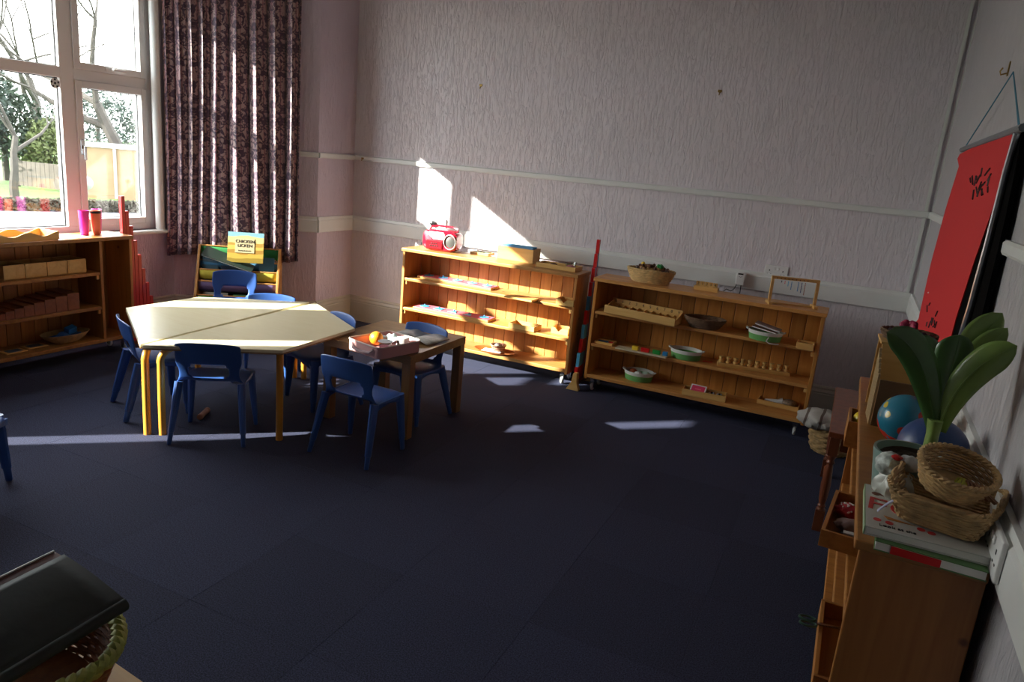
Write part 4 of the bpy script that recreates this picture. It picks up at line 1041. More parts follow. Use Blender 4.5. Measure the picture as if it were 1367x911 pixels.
cn = thing('food_tub', 'round clear tub with pink yoghurt in the lunch box', 'tub', loc_l(lx*.22, -ly*.16))
part('tub_wall', MB().lathe([(.026, 0), (.034, .055), (.037, .058), (.033, .058), (.025, .003)], 24, cap1=False), CLEAR, cn, smooth=True); part('yoghurt', MB().lathe([(.025, .002), (.030, .034), (.001, .034)], 20), c('pink_yoghurt', (.75, .22, .36), .4), cn, smooth=True)
part('lid', MB().lathe([(.001, .0605), (.037, .0605), (.037, .0585), (.001, .0585)], 20), c('frosted_lid', (.66, .70, .72), .4), cn)
bg_ = thing('food_pouch', 'crumpled clear and white snack bag at back of the lunch box', 'bag', loc_l(-.01, ly*.22), ang)
part('pouch', MB().grid(lambda u, v: (-.055+.11*u, -.04+.08*v, .045+.022*math.sin(math.pi*u)*math.sin(math.pi*v)+.005*math.sin(19*u+7*v)), 14, 10), c('pale_blue_foil', (.62, .72, .74), .3), bg_, solid=.002, smooth=True)
bg2 = thing('yoghurt_pot', 'white square carton with dark print at right of the lunch box', 'carton', loc_l(lx*.22, ly*.26), ang+.3)
part('carton', MB().box(-.025, -.025, 0, .025, .025, .062), PAPER, bg2, bevel=.003); part('dark_print', MB().box(-.020, -.0262, .01, -.008, -.0254, .05), BLK2, bg2)
# magazine
P = at(552, 452, .462)
mg = thing('magazine', 'thin open magazine lying on the brown table behind the lunch box', 'magazine', (P.x+.005, P.y+.02, .4626), R(-8))
part('page', MB().grid(lambda u, v: (-.15+.15*u, -.10+.20*v, .003+.014*math.sin(math.pi*u)**2), 10, 2), c('printed_grey_page', (.34, .36, .36), .35, var=.5, vscale=30), mg, solid=.003, smooth=True)
part('page', MB().grid(lambda u, v: (.001+.16*u, -.10+.20*v, .003+.018*math.sin(math.pi*u*.9)), 10, 2), c('printed_pale_page', (.48, .46, .42), .35, var=.4, vscale=24), mg, solid=.003, smooth=True)

c('matt_black', (.003, .003, .003), 1); MATS['matt_black'].node_tree.nodes['Principled BSDF'].inputs['Specular IOR Level'].default_value = .05
# ------------------------------------------------------------------ chart on the right wall
def wy(px, py, x=.355): P = atx(px, py, x); return (P.y, P.z)
tl, trr = wy(1283, 200), wy(1352, 174); bl = wy(1222, 433); br_ = wy(1275, 488)
ch = thing('fabric_chart', 'red fabric chart with hand lettering hung from a hook on right wall', 'chart', (.355, tl[0], trr[1]))
oy, oz = tl[0], trr[1]
MX = Matrix(((0, 0, 1, 0), (1, 0, 0, 0), (0, 1, 0, 0), (0, 0, 0, 1)))   # prism(y,z) extruded along x
def wp(pts): return [(a-oy, b-oz) for a, b in pts]
back = [wy(1285, 203), wy(1362, 172), wy(1357, 205), wy(1340, 290), wy(1308, 423), wy(1290, 480), wy(1258, 480), wy(1250, 395)]
part('black_panel', MB().prism(wp(back), .004, .016, MX), c('matt_black', (.003, .003, .003), 1), ch)  # flat black panel reaching past the chart's right edge
red_pts = [wy(1281, 206), wy(1300, 196), wy(1335, 180), wy(1350, 178), wy(1354, 192), wy(1330, 265), wy(1300, 350), wy(1276, 425), wy(1262, 478), wy(1251, 490), wy(1232, 462), wy(1217, 437), wy(1226, 426), wy(1243, 350), wy(1262, 280), wy(1280, 222), wy(1278, 212)]
part('red_fabric', MB().prism(wp(red_pts), .0, .003, MX), mat('red_felt', (.62, .015, .018), .75, bump=.15, bscale=30), ch)
part('silver_strip', MB().tube([(-.006, a-oy, b-oz) for a, b in (wy(1361, 178), wy(1346, 230), wy(1322, 325), wy(1298, 412), wy(1279, 472))], .009, 8), c('silver_strip', (.5, .52, .55), .3, metal=.8), ch, smooth=True)
part('top_bar', MB().tube([(.004, a-oy, b-oz) for a, b in (wy(1283, 200), wy(1364, 170))], .012, 8), c('grey_bar', (.20, .22, .24), .4, metal=.5), ch, smooth=True)
hk = wy(1347, 96)
for a in (wy(1289, 197), wy(1362, 168)):
    for off in (0, .012): part('hanging_string', MB().tube([(-.002, a[0]-oy+off, a[1]-oz), (.012, hk[0]-oy, hk[1]-oz)], .0022, 5), c('blue_string', (.06, .22, .32), .7), ch)
for k, (px_, py_, s_) in enumerate(((1305, 240, '你'), (1316, 246, '好'))):
    pass
rsx = random.Random(5)
def marks(px_, py_, hh, n_, nm):
    mb = MB()
    for k in range(n_):
        a = wy(px_+rsx.uniform(-7, 7), py_+rsx.uniform(-hh, hh)); ln = rsx.uniform(.02, .05); q = rsx.uniform(-1.2, 1.2)
        dy, dz = math.sin(q)*ln*1.8, math.cos(q)*ln
        mb.tube([(-.0012, a[0]-oy-dy/2, a[1]-oz-dz/2), (-.0012, a[0]-oy+dy/2, a[1]-oz+dz/2)], .0035, 4)
    part(nm, mb, c('black_marker', (.03, .005, .006), .6), ch)
marks(1303, 248, 13, 9, 'brush_lettering'); marks(1316, 243, 15, 9, 'brush_lettering'); marks(1244, 418, 18, 10, 'brush_lettering')
part('pin', MB().ball(-.002, wy(1240, 391)[0]-oy, wy(1240, 391)[1]-oz, .004, 6), c('white_pin', (.8, .8, .8), .3), ch)
P = atx(1347, 94, XR)
h_ = thing('wall_hook', 'small brass hook holding the red chart strings', 'hook', (XR-.0005, P.y, P.z))
part('hook_plate', MB().box(-.004, -.010, -.02, 0, .010, .03), BRASS, h_, bevel=.001); part('hook_arm', MB().tube([(-.004, 0, -.01), (-.022, 0, -.016), (-.026, 0, -.004), (-.020, 0, .008)], .003, 6), BRASS, h_, smooth=True)
for (px_, py_, lb) in ((642, 115, 'small brass picture hook high on the back wall, left one'), (961, 123, 'small brass picture hook high on the back wall, right one')):
    P = aty(px_, py_, YB)
    t = thing('picture_hook', lb, 'hook', (P.x, YB-.0005, P.z))
    part('hook_plate', MB().prism([(-.012, .014), (.012, .014), (.014, .002), (.004, -.006), (-.004, -.006), (-.014, .002)], 0, .003, Mf), BRASS, t, bevel=.0008)
    part('hook_arm', MB().tube([(0, -.003, -.004), (0, -.012, -.02), (0, -.018, -.012)], .0028, 6), BRASS, t, smooth=True)
P = aty(484, 212, YB-.02)
t = thing('picture_hook', 'small brass hook screwed on the upper white rail near the left corner', 'hook', (P.x, YB-.0190, P.z))
part('hook_plate', MB().box(-.012, -.003, -.004, .012, 0, .010), BRASS, t, bevel=.001); part('hook_arm', MB().tube([(0, -.003, .0), (0, -.012, -.016), (0, -.018, -.008)], .003, 6), BRASS, t, smooth=True)
socket('white double wall socket on the right wall beside the wicker baskets', (XR-.0225, 1.60, .838), R(-90))

# ------------------------------------------------------------------ right unit: top
# potted plant
PX, PY = .214, 1.875
pl_ = thing('potted_plant', 'broad-leaved green plant in a grey-green pot on the right unit', 'plant', (PX, PY, zt))
part('pot', MB().lathe([(.062, 0), (.068, .004), (.084, .119), (.084, .125), (.078, .125), (.075, .109), (.070, .100)], 36, cap1=False), c('grey_green_ceramic', (.20, .30, .26), .35), pl_, smooth=True)
part('soil', MB().grid(lambda u, v: (math.cos(6.2832*v)*.076*u, math.sin(6.2832*v)*.074*u, .108+.006*math.sin(31*u+9*v)*u), 8, 24), mat('dark_soil', (.035, .018, .010), .95, bump=1, bscale=90, var=.6, vscale=60), pl_, smooth=True)
def Lp(px_, py_, dy=0): P = aty(px_, py_, PY+dy); return Vector((P.x-PX, P.y-PY, P.z-zt))
stem = [Lp(1243, 588), Lp(1245, 580), Lp(1247, 570), Lp(1249, 560)]
part('leaf_sheath', MB().tube([Vector((stem[0].x, 0, .106))]+stem[1:], [.021, .020, .022, .024], 14, sx=.7), c('pale_green_stem', (.20, .30, .07), .4, var=.2, vscale=30), pl_, smooth=True)
part('bulb', MB().ball(stem[0].x, 0, .108, .024, 10, sz=.7), c('bulb_skin', (.35, .24, .12), .6), pl_, smooth=True)
LEAFD = mat('leaf_dark_green', (.045, .115, .025), .35, var=.25, vscale=10, coat=.2); LEAFL = mat('leaf_light_green', (.17, .27, .06), .38, var=.2, vscale=12, coat=.2)
def leaf(pts, wmax, mt_, curl=.25, side=(1, 0, 0), label=None):
    pts = [Vector(p) for p in pts]; n = 22; mb = MB(); side = Vector(side)
    def bez(t):
        m_ = len(pts)-1; s = Vector()
        for i, p in enumerate(pts): s += p*(math.comb(m_, i)*(1-t)**(m_-i)*t**i)
        return s
    def fn(u, v):
        p = bez(u); d = (bez(min(1, u+.02))-bez(max(0, u-.02))).normalized()
        sd = (side - d*side.dot(d)).normalized(); nn = d.cross(sd)
        w_ = wmax*(.48+.52*math.sin(min(1, u*1.5)*math.pi/2)) * (max(0, 1-((u-.72)/.28)**2)**.7 if u > .72 else 1)
        s = 2*v-1
        return p + sd*(s*w_) + nn*(curl*w_*(abs(s)**1.5))
    mb.grid(fn, n, 8); q = part('leaf', mb, mt_, pl_, label, smooth=True, solid=.0022)
    rb_ = MB().tube([fn(i/20, .5)+Vector((0, -.0015, 0)) for i in range(0, 20)], [.003*(1-i/22) for i in range(20)], 5); part('midrib', rb_, mt_, q, smooth=True)
leaf([Lp(1248, 572), Lp(1238, 500, -.01), Lp(1226, 455, -.03), Lp(1184, 444, -.05)], .036, LEAFD, .3, (1, 0, .5), 'dark leaf with an orange tip, reaching left')
leaf([Lp(1250, 570), Lp(1247, 505, .02), Lp(1243, 460, .05), Lp(1222, 452, .06)], .032, LEAFD, .3, (1, 0, .3))
leaf([Lp(1252, 570), Lp(1262, 515, .0), Lp(1278, 470, .0), Lp(1281, 447, .0)], .039, LEAFD, .3, (1, .2, 0))
leaf([Lp(1254, 570), Lp(1275, 500, .03), Lp(1305, 455, .06), Lp(1338, 418, .07)], .040, LEAFL, .25, (.7, .2, -.6))
leaf([Lp(1254, 570), Lp(1280, 505, .02), Lp(1308, 475, .04), Lp(1345, 438, .04)], .032, LEAFL, .25, (.7, .2, -.6))
leaf([Lp(1252, 575), Lp(1272, 512, -.02), Lp(1310, 480, -.04), Lp(1358, 462, -.04)], .034, LEAFL, .3, (.5, -.2, -.8))
# orange tip patch
# balls
mtg, tg, bg2_ = _new('painted_globe_ball'); tcn = tg.nodes.new('ShaderNodeTexCoord'); nn_ = tg.nodes.new('ShaderNodeTexNoise'); nn_.inputs['Scale'].default_value = 9; nn_.inputs['Detail'].default_value = 2
tg.links.new(tcn.outputs['Object'], nn_.inputs['Vector']); rr2 = tg.nodes.new('ShaderNodeValToRGB'); rr2.color_ramp.interpolation = 'CONSTANT'
e = rr2.color_ramp.elements; e[0].position = 0; e[0].color = (.62, .45, .03, 1); e[1].position = .36; e[1].color = (.015, .17, .26, 1)
for p_, cc in ((.58, (.50, .03, .015, 1)), (.70, (.05, .20, .05, 1))): x_ = e.new(p_); x_.color = cc
tg.links.new(nn_.outputs['Fac'], rr2.inputs[0]); tg.links.new(rr2.outputs[0], bg2_.inputs['Base Color']); bg2_.inputs['Roughness'].default_value = .25
P = aty(1226, 556, 2.36); solo('globe_ball', MB().ball(0, 0, 0, .076, 18), mtg, 'teal world-map ball with red and yellow countries on the right unit', 'ball', (.228, 2.32, zt+.0765), .4, smooth=True)
P = aty(1276, 582, 2.22); solo('blue_ball', MB().ball(0, 0, 0, .084, 18), mat('dark_blue_rubber', (.012, .045, .16), .4), 'plain dark blue ball behind the potted plant', 'ball', (.276, 2.065, zt+.0845), smooth=True)
# wooden crate with fruit basket on it
crt = thing('wooden_crate', 'upright wooden file crate with slatted side on the right unit', 'crate', (.215, 2.62, zt), R(3))
part('front_panel', MB().box(-.075, -.16, 0, .085, -.150, .150), mat('brown_board_panel', (.17, .085, .03), .5, var=.15), crt, bevel=.001)
part('inner_panel', MB().box(-.075, -.02, 0, .085, -.010, .235), LIGHTW, crt, bevel=.001)
part('base', MB().box(-.075, -.149, 0, .085, -.021, .008), LIGHTW, crt)
for k in range(6): part('slat', MB().box(-.082, -.15+.022*k, .0, -.0755, -.15+.022*k+.012, .165+.012*k), c('slat_cream', (.5, .36, .18), .5), crt)
part('back_panel', MB().box(-.075, .11, 0, .085, .12, .235), LIGHTW, crt)
part('top_board', MB().box(-.080, -.022, .2355, .09, .125, .244), LIGHTW, crt, bevel=.001)
fbk = basket('berry_basket', 'small dark woven basket of berries on top of the wooden crate', 'basket', (.215, 2.675, zt+.2446), 0, .082, .068, .030, WICKD, flare=1.2, rows=4, stakes=20, rim=.004)
rs = random.Random(11)
for k in range(24):
    a = rs.uniform(0, 6.28); q = math.sqrt(rs.random()); pink_ = k % 5 < 2
    if pink_: X, Y, Z = -.01+.022*math.cos(k*1.3), .01+.018*math.sin(k*1.3), .048+.004*(k % 3)
    else: X, Y, Z = .062*q*math.cos(a), .05*q*math.sin(a), .022+.010*(1-q)
    solo('berry', MB().ball(0, 0, 0, .0105 if pink_ else .0115, 8), c('pink_berry', (.42, .03, .09), .3) if pink_ else c('dark_berry', (.035, .012, .03), .35), 'pink glossy berry on top of the small dark basket' if pink_ else 'dark purple berry in the small dark basket', 'berry', (.215+X, 2.675+Y, zt+.2446+Z), 0, 'pink berries' if pink_ else 'dark berries', smooth=True)
# books under the baskets
bkA = thing('alphabet_book', 'large white board book with big red letters F and O under the wicker baskets', 'book', (.128, 1.580, zt+.0225), R(0))
part('cover', MB().box(0, 0, 0, .235, .002+.24, .003).box(0, 0, .017, .235, .242, .020).box(0, 0, .003, .004, .242, .017), c('white_cover', (.52, .52, .48), .4), bkA, bevel=.0008)
part('page_block', MB().box(.0045, .002, .0035, .232, .238, .0165), PAPER, bkA)
part('green_spine', MB().box(-.0025, 0, .0002, -.0002, .242, .0198), c('pale_green_spine', (.30, .42, .24), .5), bkA)
text('title', 'FO', .098, c('title_red', (.50, .02, .02), .5), bkA, Matrix.Translation((.062, .125, .0206)) @ Matrix.Rotation(R(-4), 4, 'Z'))
text('caption', 'Look at the', .015, BLK2, bkA, Matrix.Translation((.060, .022, .0206)))
gb = MB().lathe([(.022, .0203), (.022, .0212)], 16, Matrix.Translation((.045, .205, 0))).lathe([(.014, .0203), (.014, .0212)], 14, Matrix.Translation((.045, .232, 0)))
for sx_, sy_ in ((-1, 1), (1, 1), (-1, -1), (1, -1)): gb.lathe([(.009, .0203), (.009, .0212)], 10, Matrix.Translation((.045+sx_*.024, .205+sy_*.014, 0)))
part('gingerbread_print', gb, c('ginger_brown', (.16, .045, .02), .6), bkA)
part('carrot_print', MB().prism([(.035, .075), (.095, .060), (.042, .060)], .0203, .0212), c('carrot_orange', (.45, .16, .02), .6), bkA)
for X, Y in ((.022, .045), (.045, .042), (.105, .05), (.124, .044)): part('cherry_print', MB().lathe([(.008, .0203), (.008, .0212)], 12, Matrix.Translation((X, Y, 0))), MATS['title_red'], bkA)
_ = 0
bkB = thing('picture_book', 'thin green and red book under the white board book, nearest the camera', 'book', (.150, 1.566, zt+.0004), R(-3))
part('cover', MB().box(0, 0, 0, .20, .22, .002).box(0, 0, .0195, .20, .22, .0215), c('green_cover', (.10, .22, .07), .4), bkB, bevel=.0006); part('page_block', MB().box(.002, .002, .0025, .198, .218, .019), PAPER, bkB)
part('red_label', MB().box(.03, -.0015, .002, .12, -.0003, .019), RED, bkB)
# square wicker basket and tilted bowl
sq = basket('square_basket', 'square wicker basket with flared rim standing on the books', 'basket', (.272, 1.700, zt+.0445), R(-14), .100, .090, .075, WICKM, flare=1.4, rows=10, stakes=30, sq=7, rim=.006, wave=.008)
basket('oval_basket', 'oval wicker bowl tilted on top of the square basket, holding pegs', 'basket', (.270, 1.675, .912), 0, .072, .072, .055, mat('wicker_honey', (.50, .32, .14), .5, var=.3, vscale=40), flare=1.3, rows=9, stakes=30, rim=.006, rot=(R(14), R(6), 0))
for k in range(7):
    yel = k < 3
    t = thing('clothes_peg', 'yellow-green wooden peg in the oval wicker bowl' if yel else 'brown wooden peg in the oval wicker bowl', 'peg', (.275+.009*k, 1.655-.003*k, .925+.0015*(k % 2)), 0, 'yellow pegs in bowl' if yel else 'brown pegs in bowl', rot=(R(25), 0, R(-30+14*k)))
    m_ = c('peg_yellow', (.45, .45, .04), .5) if yel else c('peg_brown', (.28, .13, .06), .5)
    for s in (-1, 1): part('peg_half', MB().box(s*.0025-.0018, -.022, 0, s*.0025+.0018, .022, .006), m_, t)
rb_ = thing('lilac_ribbon', 'pale lilac ribbon draped over the side of the square basket', 'ribbon', (.192, 1.655, .875))
part('ribbon_strip', MB().grid(lambda u, v: (-.045+.075*u, -.03+.045*math.sin(u*1.6)+.012*v, -.035+.075*u-.04*u*u), 12, 2), c('lilac_satin', (.42, .44, .62), .4), rb_, solid=.0012, smooth=True)
tb_ = thing('tissue_bag', 'crumpled clear bag with floral paper beside the plant pot', 'bag', (.186, 1.795, zt+.001))
rs = random.Random(2)
def crum(cx, cy, cz, r, s, seed):
    rq = random.Random(seed); ph = [rq.uniform(0, 6) for _ in range(6)]
    return MB().grid(lambda u, v: (cx+math.cos(6.2832*v)*math.sin(math.pi*(u*.98+.01))*r*(1+.16*math.sin(5*6.2832*v+ph[0]+7*u)*math.sin(3.14*u)+.10*math.sin(11*6.2832*v+ph[1]-13*u)*math.sin(3.14*u)), cy+math.sin(6.2832*v)*math.sin(math.pi*(u*.98+.01))*r*(1+.16*math.sin(4*6.2832*v+ph[2]+9*u)*math.sin(3.14*u)+.08*math.sin(9*6.2832*v+ph[4]-15*u)*math.sin(3.14*u)), cz-math.cos(math.pi*u)*r*s*(1+.10*math.sin(4*6.28*v+ph[3])*math.sin(3.14*u))), 18, 30)
part('clear_bag', crum(0, 0, .055, .040, 1.3, 1), c('milky_plastic', (.50, .52, .46), .25), tb_, smooth=True)
part('white_tissue', crum(.016, .0, .122, .024, .75, 3), c('tissue_grey', (.5, .5, .49), .8), tb_, smooth=True)
part('floral_paper', crum(-.022, .0, .112, .026, 1.1, 4), c('floral_paper', (.45, .50, .46), .5, var=.5, vscale=70), tb_, smooth=True)
part('red_wrapper', crum(-.012, -.010, .134, .012, .5, 5), RED, tb_, smooth=True)

# right unit: trays sticking out of its front
def rtray(label, x0, x1, y0, y1, z, h, rz_=0):
    return tray(label, ((x0+x1)/2, (y0+y1)/2, z+EPS), x1-x0, y1-y0, h, PINEY, rz_, name='pull_out_tray', cat='tray', th=.010)
rtray('orange pine tray with red spotted cloth jutting from the right unit', .072, .300, 1.97, 2.28, ZS1, .048, R(-5))
for k, (yy, mt_, lb, r_) in enumerate(((2.20, c('red_spot_cloth', (.45, .02, .03), .8), 'red spotted cloth bundle in the jutting tray', .038), (2.10, c('striped_cloth', (.32, .22, .20), .8), 'pale striped cloth in the jutting tray', .034), (2.03, c('black_cloth', (.02, .02, .03), .8), 'black and white cloth in the jutting tray', .026))):
    t = thing('cloth_bundle', lb, 'cloth', (.130, yy, ZS1+.0075+r_*.55))
    part('cloth', crum(0, 0, 0, r_, .5, 20+k), mt_, t, smooth=True)
    if k == 0:
        mb = MB()
        for q in range(22): a, b_ = rs.uniform(0, 6.28), rs.uniform(.1, 1.2); mb.ball(math.cos(a)*math.sin(b_)*.038, math.sin(a)*math.sin(b_)*.038, math.cos(b_)*.0205, .0028, 5)
        part('white_spots', mb, PAPER, t)
    if k == 2: part('white_tag', MB().box(-.015, -.01, .012, .012, .008, .016), PAPER, t)
rtray('long pine tray with green scissors jutting from lower shelf of right unit', .098, .300, 1.66, 2.02, ZS2, .052)
sc_ = thing('scissors', 'dark green scissors hanging over the edge of the lower tray', 'scissors', (.100, 1.88, ZS2+.0535), R(8))
part('blade', MB().prism([(-.008, -.004), (.09, -.001), (.09, .001), (-.008, .004)], 0, .002), CHROME, sc_, loc=(0, 0, .0005))
part('blade', MB().prism([(-.008, -.004), (.09, -.001), (.09, .001), (-.008, .004)], .0022, .004), CHROME, sc_, loc=(0, 0, .0006), rz=.12)
for s in (-1, 1): part('finger_loop', MB().ring(lambda a, s=s: (-.030+.020*math.cos(a), s*.013+.010*math.sin(a), .004), 20, .0035, 6), c('dark_green_plastic', (.04, .10, .07), .4), sc_, smooth=True)
rtray('small pine tray with a yellow ball at far end of right unit', .10, .30, 2.86, 3.06, ZS1, .10)
solo('yellow_ball', MB().ball(0, 0, 0, .038, 14), c('yellow_ball', (.72, .52, .02), .3), 'yellow ball in the far tray of the right unit', 'ball', (.152, 2.955, ZS1+.0075+.078), smooth=True)
solo('teal_ball', MB().ball(0, 0, 0, .038, 14), c('teal_ball', (.03, .20, .18), .3), 'teal ball in the far tray of the right unit', 'ball', (.160, 3.01, ZS1+.0075+.04), smooth=True)

# ------------------------------------------------------------------ turned-leg bench, floor basket
bn_ = thing('bench_stool', 'reddish brown wooden bench with turned legs at the end of right unit', 'stool', (.205, 3.66, 0))
part('bench_top', MB().box(-.155, -.40, .455, .155, .40, .480), MAHOG, bn_, bevel=.004)
for sx_ in (-1, 1):
    part('apron', MB().box(sx_*.125-.008, -.315, .385, sx_*.125+.008, .315, .4545), MAHOG, bn_)
for sy_ in (-1, 1): part('apron', MB().box(-.10, sy_*.34-.008, .385, .10, sy_*.34+.008, .4545), MAHOG, bn_)
for sx_ in (-1, 1):
    for sy_ in (-1, 1):
        X, Y = sx_*.125, sy_*.34
        mb = MB().box(X-.020, Y-.020, .36, X+.020, Y+.020, .4545).box(X-.020, Y-.020, 0, X+.020, Y+.020, .10)
        mb.lathe([(.019, .10), (.013, .108), (.018, .118), (.013, .128), (.017, .15), (.021, .22), (.015, .30), (.013, .315), (.019, .325), (.013, .338), (.019, .352), (.019, .36)], 16, Matrix.Translation((X, Y, 0)))
        part('leg', mb, MAHOG, bn_, bevel=.0015)
for sx_ in (-1, 1): part('stretcher', MB().tube([(sx_*.125, -.32, .06), (sx_*.125, .32, .06)], .010, 10), MAHOG, bn_)
P = at(1098, 600, 0)
fb_ = basket('floor_basket', 'coarse straw basket on the floor behind the bench', 'basket', (.085, 4.42, 0), 0, .125, .125, .155, WICKM, flare=1.3, rows=8, stakes=18, rim=.010)
cl = thing('striped_cloth', 'white cloth with dark stripes bundled on the floor basket', 'cloth', (.02, 4.37, .195), R(0))
mts, ts, bs_ = _new('striped_linen'); tcn = ts.nodes.new('ShaderNodeTexCoord'); wv_ = ts.nodes.new('ShaderNodeTexWave'); wv_.inputs['Scale'].default_value = 3.6; wv_.inputs['Distortion'].default_value = 2.5
ts.links.new(tcn.outputs['Object'], wv_.inputs['Vector']); r5 = ts.nodes.new('ShaderNodeValToRGB'); r5.color_ramp.elements[0].position = .06; r5.color_ramp.elements[0].color = (.12, .09, .07, 1); r5.color_ramp.elements[1].position = .10; r5.color_ramp.elements[1].color = (.42, .40, .36, 1)
ts.links.new(wv_.outputs['Fac'], r5.inputs[0]); ts.links.new(r5.outputs[0], bs_.inputs['Base Color']); bs_.inputs['Roughness'].default_value = .9
part('cloth', crum(-.01, 0, 0, .115, .5, 31), mts, cl, smooth=True)
part('cloth_fold', crum(.09, .0, .0, .07, .6, 33), mts, cl, smooth=True)

# ------------------------------------------------------------------ foreground table, basket and folder (bottom left)
zt2 = .52
TA = at(150, 882, zt2); TB = at(192, 911, zt2)
ft = thing('side_table', 'light wooden low table cut off by the bottom left picture corner', 'table', (0, 0, 0))
dirx = (TB-TA).normalized(); dd_ = Vector((dirx.x, dirx.y, 0)).normalized(); nr = Vector((-dd_.y, dd_.x, 0))
c0 = TA - dd_*.18; ang2 = math.atan2(dd_.y, dd_.x)
ft.location = (c0.x, c0.y, 0); ft.rotation_euler.z = ang2
part('tabletop', MB().box(0, -.50, zt2-.025, .80, 0, zt2), LIGHTW, ft, bevel=.002)
for x0 in (.03, .73):
    for y0 in (-.47, -.07): part('leg', MB().box(x0, y0, 0, x0+.04, y0+.04, zt2-.0255), LIGHTW, ft)
BC = at(40, 905, zt2)
GRB = mat('yellow_green_reed', (.34, .36, .07), .5, var=.25, vscale=60); ORB = mat('orange_brown_reed', (.26, .085, .02), .5, var=.3, vscale=60)
bkf = basket('braided_basket', 'orange-brown basket with braided yellow-green rim at the bottom left corner', 'basket', (-1.195, .630, zt2+EPS), R(12), .205, .145, .105, ORB, flare=1.25, rows=11, stakes=44, rim=.012, mt_rim=GRB)
ffz = zt2+.145
fo = thing('ring_binder', 'dark green-black folder with maroon lining lying on the braided basket', 'folder', (0, 0, 0))
A_ = at(166, 802, ffz); B_ = at(85, 742, ffz+.045); C_ = at(0, 790, ffz+.045); D_ = at(0, 903, ffz)
COV = mat('green_black_cover', (.012, .017, .015), .65, bump=.2, bscale=60)
ex = (B_-A_); lw = (D_-A_); lw = Vector((lw.x, lw.y, 0)).normalized()
fo.location = A_
def fp(u, v, z): p = Vector((ex.x*v, ex.y*v, ex.z*v)) + lw*(.42*u); return (p.x, p.y, p.z+z)
part('front_cover', MB().grid(lambda u, v: fp(u, v, .004*math.sin(math.pi*v)), 12, 12), COV, fo, solid=.006, smooth=True)
part('maroon_lining', MB().grid(lambda u, v: fp(u, 1+.16*v, -.004-.004*v), 12, 4), c('maroon_lining', (.09, .025, .02), .6), fo, solid=.003, smooth=True)
part('white_edge', MB().tube([fp(0, 1.17, -.006), fp(1, 1.17, -.006)], .002, 6), PLW, fo, smooth=True)
part('spine', MB().tube([fp(0, .0, -.008), fp(1, .0, -.008)], .012, 12), COV, fo, smooth=True)
part('paper_block', MB().grid(lambda u, v: fp(u*.98+.01, v*.9+.03, -.014), 4, 4), c('dim_pages', (.10, .09, .08), .8), fo, solid=.012)

# ------------------------------------------------------------------ outside
GZ = -.75
def gp(px_, py_): P = at(px_, py_, GZ); return (P.x, P.y, GZ)
struct('lawn', MB().box(-75, -30, GZ-.3, -12, 60, GZ-.03), mat('grass_green', (.045, .12, .012), .9, var=.3, vscale=3, bump=.5, bscale=30))
struct('pavement', MB().prism([(-5.05, -30), (-5.05, 60), (4.8, 60), (-5.2-30, -30)][:2]+[(4.9-1, 60), (-36.8, -30)], GZ-.3, GZ-.01) if 0 else MB().prism([(-5.0, -20), (-5.0, 39), (-17.0+12, 39), (-16.96, 13.0), (-18.36, 9.96), (-32, -20)], GZ-.3, GZ), mat('grey_tarmac', (.10, .10, .11), .9, var=.25, vscale=2))
def tree(label, base, h, seed, spread=.75, th=.16, depth=6, lean=(0, 0, 0), lmul=.78):
    rq = random.Random(seed); t = thing('bare_tree', label, 'tree', base, 0, 'bare trees outside')
    trunk = MB(); br2 = MB()
    def grow(p, d, L, r, k):
        pts = [p]; rad = [r]; q = p.copy(); dd = d.copy()
        for i in range(4):
            dd = (dd+Vector((rq.uniform(-1, 1), rq.uniform(-1, 1), rq.uniform(-.4, .6)))*.16).normalized(); q = q+dd*(L/4); pts.append(q.copy()); rad.append(r*(1-.11*(i+1)))
        (trunk if k == 0 else br2).tube(pts, rad, 7 if k < 2 else 4, caps=False)
        if k < depth:
            for j in range(3 if k < 4 else 2):
                a = Vector((rq.uniform(-1, 1), rq.uniform(-1, 1), rq.uniform(-.15, .7))).normalized()
                f = rq.choice((4, 4, 3, 2)) if j else 4
                grow(pts[f], (dd*(1-spread*.55)+a*spread).normalized(), L*lmul*rq.uniform(.85, 1.1), rad[f]*.68, k+1)
    grow(Vector((0, 0, -.05)), (Vector((0, 0, 1))+Vector(lean)).normalized(), h, th, 0)
    BK = mat('grey_bark', (.045, .038, .032), .9, var=.3, vscale=6)
    part('trunk', trunk, BK, t, smooth=True); part('branches', br2, BK, t)
tree('pale bare tree on the lawn seen through the left window pane', gp(20, 268), 1.7, 5, .7, .12, 6, (-.12, -.05, 0))
P = aty(150, 200, 14.0)
tree('large dark bare tree behind the tan building', (-21.15, 16.6, GZ), 3.0, 12, .85, .25, 7, (-.05, -.40, 0), .84)
tree('tall bare tree farther left behind the shrubs', (-28.5, 18.2, GZ), 3.6, 21, .8, .20, 6, (0, 0, 0), .84)
